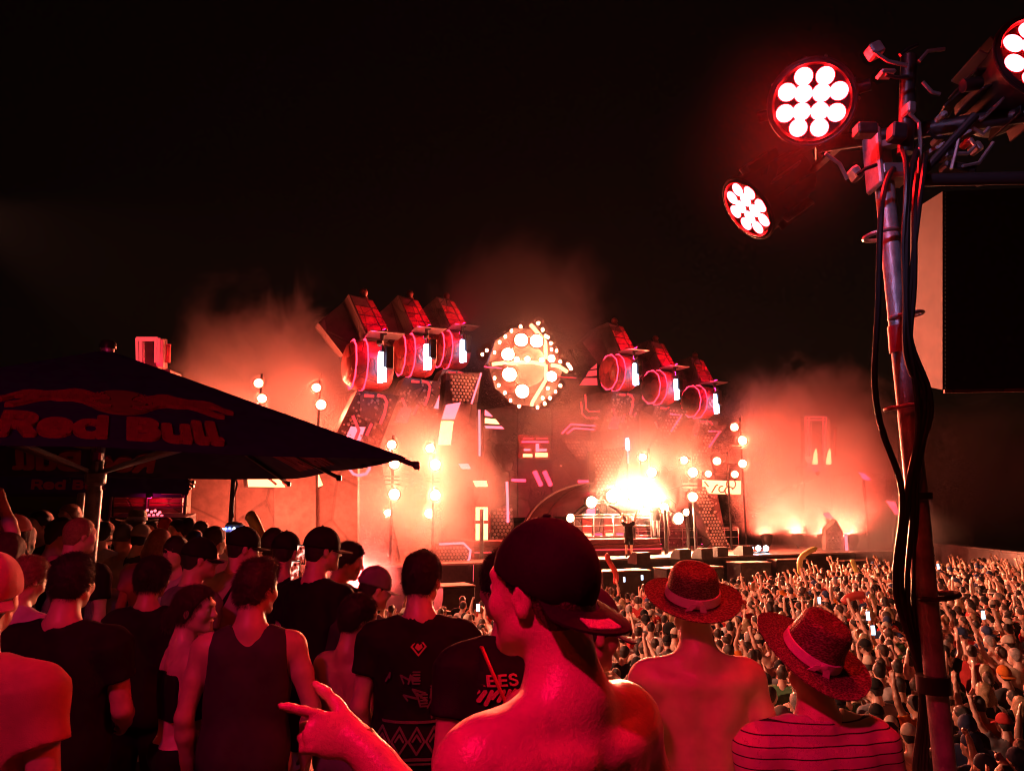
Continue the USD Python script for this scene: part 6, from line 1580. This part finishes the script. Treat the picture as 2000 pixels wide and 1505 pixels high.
# drawstring bag on that back
bag = thing('drawstring_bag', 'dark drawstring bag with red cords on the lettered shirt', 'bag', tuple(Gf.Vec3d(*[float(q) for q in UsdGeom.XformCache().GetLocalToWorldTransform(tG).ExtractTranslation()])), math.radians(24))
b = Blob(); b.ball((-.02, -.235, 1.02), (.15, .07, .17), .05).ball((-.02, -.215, 1.14), (.09, .045, .11), .06)
mm = b.mesh(.009, lambda p: .012 * (meshkit.fbm(p * [22, 22, 9], 3, 4) - .5)); mm.apply_scale(fG.k); obj('sack', mm, M['dgrey'], bag, smooth=True)
for x in (-.1, .06):
    obj('cord', tube(np.array([(-.03 + x * .3, -.23, 1.23), (x, -.205, 1.33), (x * 1.3, -.16, 1.42), (x * 1.35, -.09, 1.478), (x * 1.35, -.03, 1.475)]) * fG.k, .006, 7), M['tape_red'], bag)
# strap of the pale shirted man
obj('strap', tube(np.array([(.10, -.03, 1.485), (.08, -.12, 1.43), (.0, -.165, 1.28), (-.11, -.15, 1.10), (-.18, -.08, 1.0)]) * fN.k, .014, 7), M['black'], tN)

# ---------------------------------------------------------------- the crowd on the field
UPA = ((.09, .05, .25), (.05, .12, .48))
UPB = ((.13, .02, .22), (.17, .10, .45))
FOR = ((.06, .16, -.12), (-.05, .38, .06))
HALF = ((.10, .10, -.22), (.04, .28, .0))
DOWN = None
KIND = [  # words, pose, outfit
    ('person in a black T-shirt with both arms raised', (UPA, UPB), ('open', 'open'), dict(top='shirt', topm='black', botm='denim', bottom='shorts', hair='short')),
    ('shirtless person with one arm raised', (UPB, DOWN), ('fist', 'relaxed'), dict(botm='dgrey', bottom='shorts', hair='short', hairm='hair_brown')),
    ('person in a white tank top, one fist up', (HALF, DOWN), ('fist', 'relaxed'), dict(fem=1, top='tank', topm='white', botm='denim', bottom='shorts', hair='long')),
    ('person in a grey T-shirt and black cap', (DOWN, FOR), ('relaxed', 'fist'), dict(top='shirt', topm='grey', botm='black', bottom='shorts', hair='short', cap='front', capm='black')),
    ('shirtless person in a pale cap', (DOWN, HALF), ('relaxed', 'fist'), dict(skin='skin2', botm='sand', bottom='shorts', hair='short', cap='front', capm='beige')),
    ('person in a black crop top with both arms up', (UPB, UPA), ('open', 'open'), dict(fem=1, skin='skin2', top='crop', topm='black', botm='black', bottom='shorts', hair='tail', hairm='hair_fair')),
    ('person in a white T-shirt with hands held out', (FOR, FOR), ('hold', 'hold'), dict(top='shirt', topm='white', botm='denim', bottom='shorts', hair='short')),
    ('person in a dark tank top with a fist in the air', (DOWN, UPA), ('relaxed', 'fist'), dict(skin='skin1', top='tank', topm='dgrey', botm='black', bottom='shorts', hair='short')),
    ('person in a red T-shirt with arms by the sides', (DOWN, DOWN), ('relaxed', 'relaxed'), dict(top='shirt', topm='red', botm='black', bottom='shorts', hair='short', hairm='hair_brown')),
    ('person in a pink tank top', (DOWN, HALF), ('relaxed', 'open'), dict(fem=1, skin='skin2', top='tank', topm='pink', botm='denim', bottom='shorts', hair='tail', hairm='hair_brown')),
    ('person in an orange T-shirt with one arm up', (UPA, DOWN), ('open', 'relaxed'), dict(skin='skin3', top='shirt', topm='orange', botm='black', bottom='shorts', hair='short')),
    ('person in a navy T-shirt and navy cap', (DOWN, DOWN), ('relaxed', 'relaxed'), dict(top='shirt', topm='blue', botm='sand', bottom='shorts', hair='short', cap='back', capm='blue')),
    ('person in a sand T-shirt', (DOWN, FOR), ('relaxed', 'fist'), dict(top='shirt', topm='sand', botm='grey', bottom='shorts', hair='short', hairm='hair_grey')),
    ('person in a straw hat and white shirt', (DOWN, DOWN), ('relaxed', 'relaxed'), dict(top='shirt', topm='white', botm='denim', bottom='shorts', hair='short', hat=True)),
    ('shirtless person with both arms raised', (UPA, UPA), ('fist', 'open'), dict(skin='skin2', botm='navy', bottom='shorts', hair='short', hairm='hair_fair')),
    ('person in a black T-shirt and denim shorts', (DOWN, DOWN), ('relaxed', 'relaxed'), dict(fem=1, skin='skin0', top='shirt', topm='black', botm='denim', bottom='shorts', hair='long', hairm='hair_fair')),
    ('person in black T-shirt and shorts, arms down', (DOWN, DOWN), ('relaxed', 'relaxed'), dict(skin='skin1', top='shirt', topm='black', botm='black', bottom='shorts', hair='short')),
    ('person in a green T-shirt pointing to the stage', (DOWN, ((.05, .2, .05), (-.02, .42, .24))), ('relaxed', 'point'), dict(top='shirt', topm='green', botm='black', bottom='shorts', hair='short', hairm='hair_brown')),
    ('person in a grey T-shirt and red cap pointing up', (UPB, DOWN), ('point', 'relaxed'), dict(top='shirt', topm='grey', botm='denim', bottom='shorts', hair='short', cap='front', capm='red')),
    ('person in an orange cap and dark shirt', (HALF, DOWN), ('fist', 'relaxed'), dict(top='shirt', topm='dgrey', botm='black', bottom='shorts', hair='short', cap='back', capm='orange')),
]
protos = []
UsdGeom.Scope.Define(stage, '/World/Looks')
for i, (words_, arms_, hands_, o) in enumerate(KIND):
    o = dict(o); fem = bool(o.pop('fem', 0)); o.setdefault('skin', 'skin0')
    cp = stage.CreateClassPrim('/World/crowd_kind_%03d' % i)
    f = Fig(cell=.0195, fr=.0135, arms=arms_, hands=hands_, female=fem, yaw=(-12, 10, 0, 18, -20)[i % 5], pitch=(4, 0, 6)[i % 3], seed=60 + i, lean=(0, .03 * (i % 3 - 1)), stance=((.06, -.05) if i % 2 else (0, 0)), wide=1.0 + .05 * ((i * 7) % 3 - 1))
    o.setdefault('hair_kw', dict(t=.007, amp=.013, freq=26)); dress(f, cp, **o)
    protos.append((cp, words_, fem))
rng = np.random.default_rng(21)
fixed = [(1958, 1394, 18, -12), (1775, 1428, 4, 10), (1757, 1345, 16, 5), (1962, 1322, 19, 20), (1892, 1440, 11, -30), (1760, 1288, 1, -10), (1700, 1420, 15, 20), (1860, 1330, 0, -10), (1930, 1255, 12, 14), (1480, 1235, 4, 30), (1425, 1225, 0, 0), (1250, 1258, 2, 20), (1215, 1240, 13, 10),
         (1850, 1478, 7, -20), (1990, 1455, 9, 10), (1720, 1495, 16, -5), (1650, 1455, 8, 0)]
spots = []
for x, y, k_, f_ in fixed:
    p = on_plane(x, y, 1.66 + FIELD); spots.append((p[0], p[1], k_, f_ / 57.3))
def field_edge(y): return 0
yy = 5.6
row = 0
while yy < 48:
    x = -4.5 + rng.uniform(0, .5)
    while x < min(24.3, 24.3 + (yy - 36) * .18):
        px_, py_ = x + rng.uniform(-.14, .14), yy + rng.uniform(-.2, .2)
        x += rng.uniform(.40, .58) * (1.0 + .004 * yy)
        gap = (np.array([px_, py_, 0]) - S0) @ NA
        if gap < 2.6: continue                           # the pit in front of the stage
        X_, Y_, d_ = to_px((px_, py_, 1.70 + FIELD))
        if Y_ < np.interp(X_, [860, 1215, 1500, 1640, 1800, 2000], [1180, 1150, 1124, 1106, 1090, 1090]): continue
        if deck_poly.buffer(.55).contains(shapely.Point(px_, py_)): continue
        if any((px_ - s[0]) ** 2 + (py_ - s[1]) ** 2 < .12 for s in spots[-60:] + spots[:len(fixed)]): continue
        X_, Y_, d_ = to_px((px_, py_, 1.6 + FIELD))
        if X_ < -40 or X_ > 2080 or Y_ > 1640: continue
        spots.append((px_, py_, None, None))
    yy += rng.uniform(.47, .60) * (1.0 + .006 * yy); row += 1
stage_mid = np.array([6.0, 37.0])
WT = np.array([.4, .7, .9, 1.2, 1.1, .3, 1.2, .6, 1.2, 1.3, .5, 1.0, 1.2, .4, .3, 1.4, 1.8, 1.1]); WT = WT / WT.sum()
info = []
for x, y, kx, fx in spots:
    k_ = int(rng.choice(18, p=WT)) if kx is None else kx
    dirv = stage_mid - [x, y]; face = math.atan2(-dirv[0], dirv[1]) + (rng.normal(0, .42) if fx is None else fx)
    info.append((x, y, k_, face, rng.uniform(.89, 1.07)))
MARKS = [((16, 99, 0, 99), 'by the concrete wall'), ((10.5, 16, 0, 14.5), 'right of the lighting mast'), ((10.5, 16, 14.5, 99), 'towards the concrete wall'), ((5, 10.5, 0, 11), 'below the deck edge'), ((5, 10.5, 11, 19), 'mid crowd below the mast'),
         ((5, 10.5, 19, 99), 'before the bass cabinets'), ((-9, 5, 0, 14), 'just below the straw hats'), ((-9, 5, 14, 22), 'past the backwards cap'), ((-9, 5, 22, 99), 'in the front rows')]
order = sorted(range(len(info)), key=lambda i: (i >= len(fixed), math.hypot(info[i][0], info[i][1])))
def in_view(i):
    X_, Y_, d_ = to_px((info[i][0], info[i][1], 1.6 + FIELD)); return 880 < X_ < 2010 and Y_ < 1540
order = [i for i in order if in_view(i)] + [i for i in order if not in_view(i)]
def hidden(i):
    """a figure that the shoulders and hats of the people on the deck would cover"""
    X_, Y_, d_ = to_px((info[i][0], info[i][1], 1.62 + FIELD)); return Y_ > 1200 and 880 < X_ < 1210 or (1250 < X_ < 1500 and Y_ > 1240) or (1440 < X_ < 1700 and Y_ > 1240 and X_ < 1690)
first = [i for i in order if in_view(i) and not hidden(i)][:292]
fs = set(first)
NEARW = {}
SHORT = ['a black T-shirt and raised arms', 'a shirtless person', 'a white tank top', 'a black cap', 'a shirtless person in a pale cap', 'a black crop top', 'a white T-shirt filming', 'a dark tank top', 'a red T-shirt', 'a pink top', 'an orange T-shirt', 'a navy cap', 'a sand T-shirt', 'a straw hat',
         'a shirtless person with arms up', 'denim shorts', 'a plain black T-shirt', 'a green T-shirt', 'a bright red cap', 'an orange cap']
for i in first:
    x, y, k_, face, sc_ = info[i]
    where = next((w for (a, b, c, d), w in MARKS if a <= x < b and c <= y < d), 'in the packed crowd')
    lab = '%s, %s' % (protos[k_][1], where)
    if lab in NEARW or len(lab.split()) > 16:
        near_ = sorted((j for j in first if j != i), key=lambda j: (info[j][0] - x) ** 2 + (info[j][1] - y) ** 2)
        for j in near_[:9]:
            alts = ['%s, %s %s' % (protos[k_][1], w_, SHORT[info[j][2]]) for w_ in ('beside', 'behind' if info[j][1] < y else 'in front of')]
            alts = [a_ for a_ in alts if a_ not in NEARW and len(a_.split()) <= 16]
            if alts: lab = alts[0]; break
    NEARW[lab] = 1
    copy_of(protos[k_][0], 'person', lab, 'person', (x, y, FIELD), face, 'crowd on the field before the stage', sc_)
rest = [i for i in range(len(info)) if i not in fs]
if rest:
    pi = UsdGeom.PointInstancer.Define(stage, '/World/far_crowd')
    say(pi.GetPrim(), 'packed mass of raised arms and heads further off on the field', 'crowd', None, 'stuff')
    rel = pi.CreatePrototypesRel()
    for i, (cp, w, fem) in enumerate(protos[:18]):
        q = UsdGeom.Xform.Define(stage, '/World/far_crowd/figure_%03d' % i); q.GetPrim().GetReferences().AddInternalReference(cp.GetPath()); rel.AddTarget(q.GetPath())
    pi.CreateProtoIndicesAttr([info[i][2] % 18 for i in rest]); pi.CreatePositionsAttr([Gf.Vec3f(float(info[i][0]), float(info[i][1]), FIELD) for i in rest])
    pi.CreateOrientationsAttr([Gf.Quath(math.cos(info[i][3] / 2), 0, 0, math.sin(info[i][3] / 2)) for i in rest]); pi.CreateScalesAttr([Gf.Vec3f(info[i][4]) for i in rest])
print('crowd', len(info), 'individual', len(first))
for lab, x, y, d in (('phone glowing blue-white in the middle of the crowd', 1705, 1230, 13.5), ('phone held up behind the tilted straw hat', 1600, 1172, 19), ('tiny bright phone left of the striding performer', 1219, 1131, 26), ('phone lit white beside the face of the cap wearer', 934, 1186, 16),
                     ('phone lit white near the right edge of the crowd', 1920, 1200, 15), ('phone held high at the foot of the concrete wall', 1832, 1106, 24), ('phone shining between the two straw hats', 1695, 1202, 14.5), ('faint phone under the lamps of the stage front', 1254, 1127, 25)):
    phone(lab, x, y, d, 'phone_screen', s=1.15)

# ---------------------------------------------------------------- performers on the stage
z1 = 1.352
pf = F(1229, 1090, .9)
f = Fig(H=1.82, cell=.013, arms=(((.10, .06, .23), (.16, .12, .45)), ((.16, .05, .18), (.10, .2, .36))), hands=('open', 'open'), stance=(-.22, .24), seed=90, yaw=6, pitch=10)
t = thing('person', 'striding performer in black T-shirt and shorts with both arms spread up, on the stage', 'person', (pf[0], pf[1], z1), math.radians(172)); dress(f, t, skin='skin0', top='shirt', topm='black', bottom='shorts', botm='black', hair='short', hair_kw=dict(t=.003))
pf = F(1283, 1066, 3.4)
f = Fig(H=1.80, cell=.015, arms=(HALF, HALF), hands=('fist', 'fist'), seed=91, yaw=20)
t = thing('person', 'second performer in a dark shirt standing back on the riser', 'person', (pf[0], pf[1], 2.11), math.radians(150)); dress(f, t, skin='skin1', top='shirt', topm='black', bottom='trousers', botm='grey', hair='short')
pf = F(1165, 1050, 5.4)
f = Fig(H=1.80, cell=.016, arms=(FOR, FOR), hands=('relaxed', 'relaxed'), seed=92, pitch=-15)
t = thing('person', 'performer bent over the booth under the clear dome', 'person', (pf[0], pf[1], 2.11), math.radians(178)); dress(f, t, skin='skin0', top='shirt', topm='blue', bottom='trousers', botm='black', hair='short')

# ---------------------------------------------------------------- air and smoke
hm = material('haze_air', {'v': ('principled_volume', {'color': (.9, .9, .9), 'density': HAZE, 'anisotropy': .35})}, volume='v.volume')
hb = trimesh.creation.box((150, 150, 46)); hb.apply_translation((0, 42, 22)); obj('haze', hb, hm, kind='stuff', label='thin smoke haze in the night air', smooth=False)
def smoke(label, c, r, dens, seed, scale=.25, lo=.38, hi=.68, inner=.3, aniso=.2, rot=0.0):
    r = np.asarray(r, float)
    m = material('smoke_%d' % seed, {
        'g': ('geometry', {}), 'off': ('vector_math', {'math_type': 'subtract', 'vector2': tuple(c)}), 'rot': ('vector_rotate', {'rotate_type': 'z_axis', 'angle': -rot}),
        'div': ('vector_math', {'math_type': 'divide', 'vector2': tuple(r)}), 'len': ('vector_math', {'math_type': 'length'}),
        'fall': ('map_range', {'range_type': 'smoothstep', 'from_min': inner, 'from_max': .99, 'to_min': 1.0, 'to_max': 0.0, 'clamp': True}),
        'map': ('mapping', {'location': (seed * 7.3, seed * 3.1, seed * 1.7), 'scale': (1.0, 1.0, .8)}), 'n': ('noise_texture', {'scale': scale, 'detail': 5.0, 'roughness': .62, 'distortion': .9}),
        'sum': ('math', {'math_type': 'multiply_add', 'value2': .42}), 'thr': ('map_range', {'range_type': 'smoothstep', 'from_min': lo + .2, 'from_max': hi + .2, 'to_min': 0.0, 'to_max': dens, 'clamp': True}),
        'd': ('math', {'math_type': 'multiply'}), 'v': ('principled_volume', {'color': (.93, .93, .93), 'anisotropy': aniso})},
        [('g.position', 'off.vector1'), ('off.vector', 'rot.vector'), ('rot.vector', 'div.vector1'), ('div.vector', 'len.vector1'), ('len.value', 'fall.value'), ('g.position', 'map.vector'), ('map.vector', 'n.vector'),
         ('fall.result', 'sum.value1'), ('n.fac', 'sum.value3'), ('sum.value', 'thr.value'), ('fall.result', 'd.value1'), ('thr.result', 'd.value2'), ('d.value', 'v.density')], volume='v.volume')
    s = trimesh.creation.icosphere(3, 1.0); s.apply_scale(r); s.apply_transform(rotm(math.degrees(rot), [0, 0, 1])); s.apply_translation(c)
    obj('smoke_cloud', s, m, kind='stuff', label=label, smooth=False)
for a in SMOKES: smoke(*a[:5], **(a[5] if len(a) > 5 else {}))
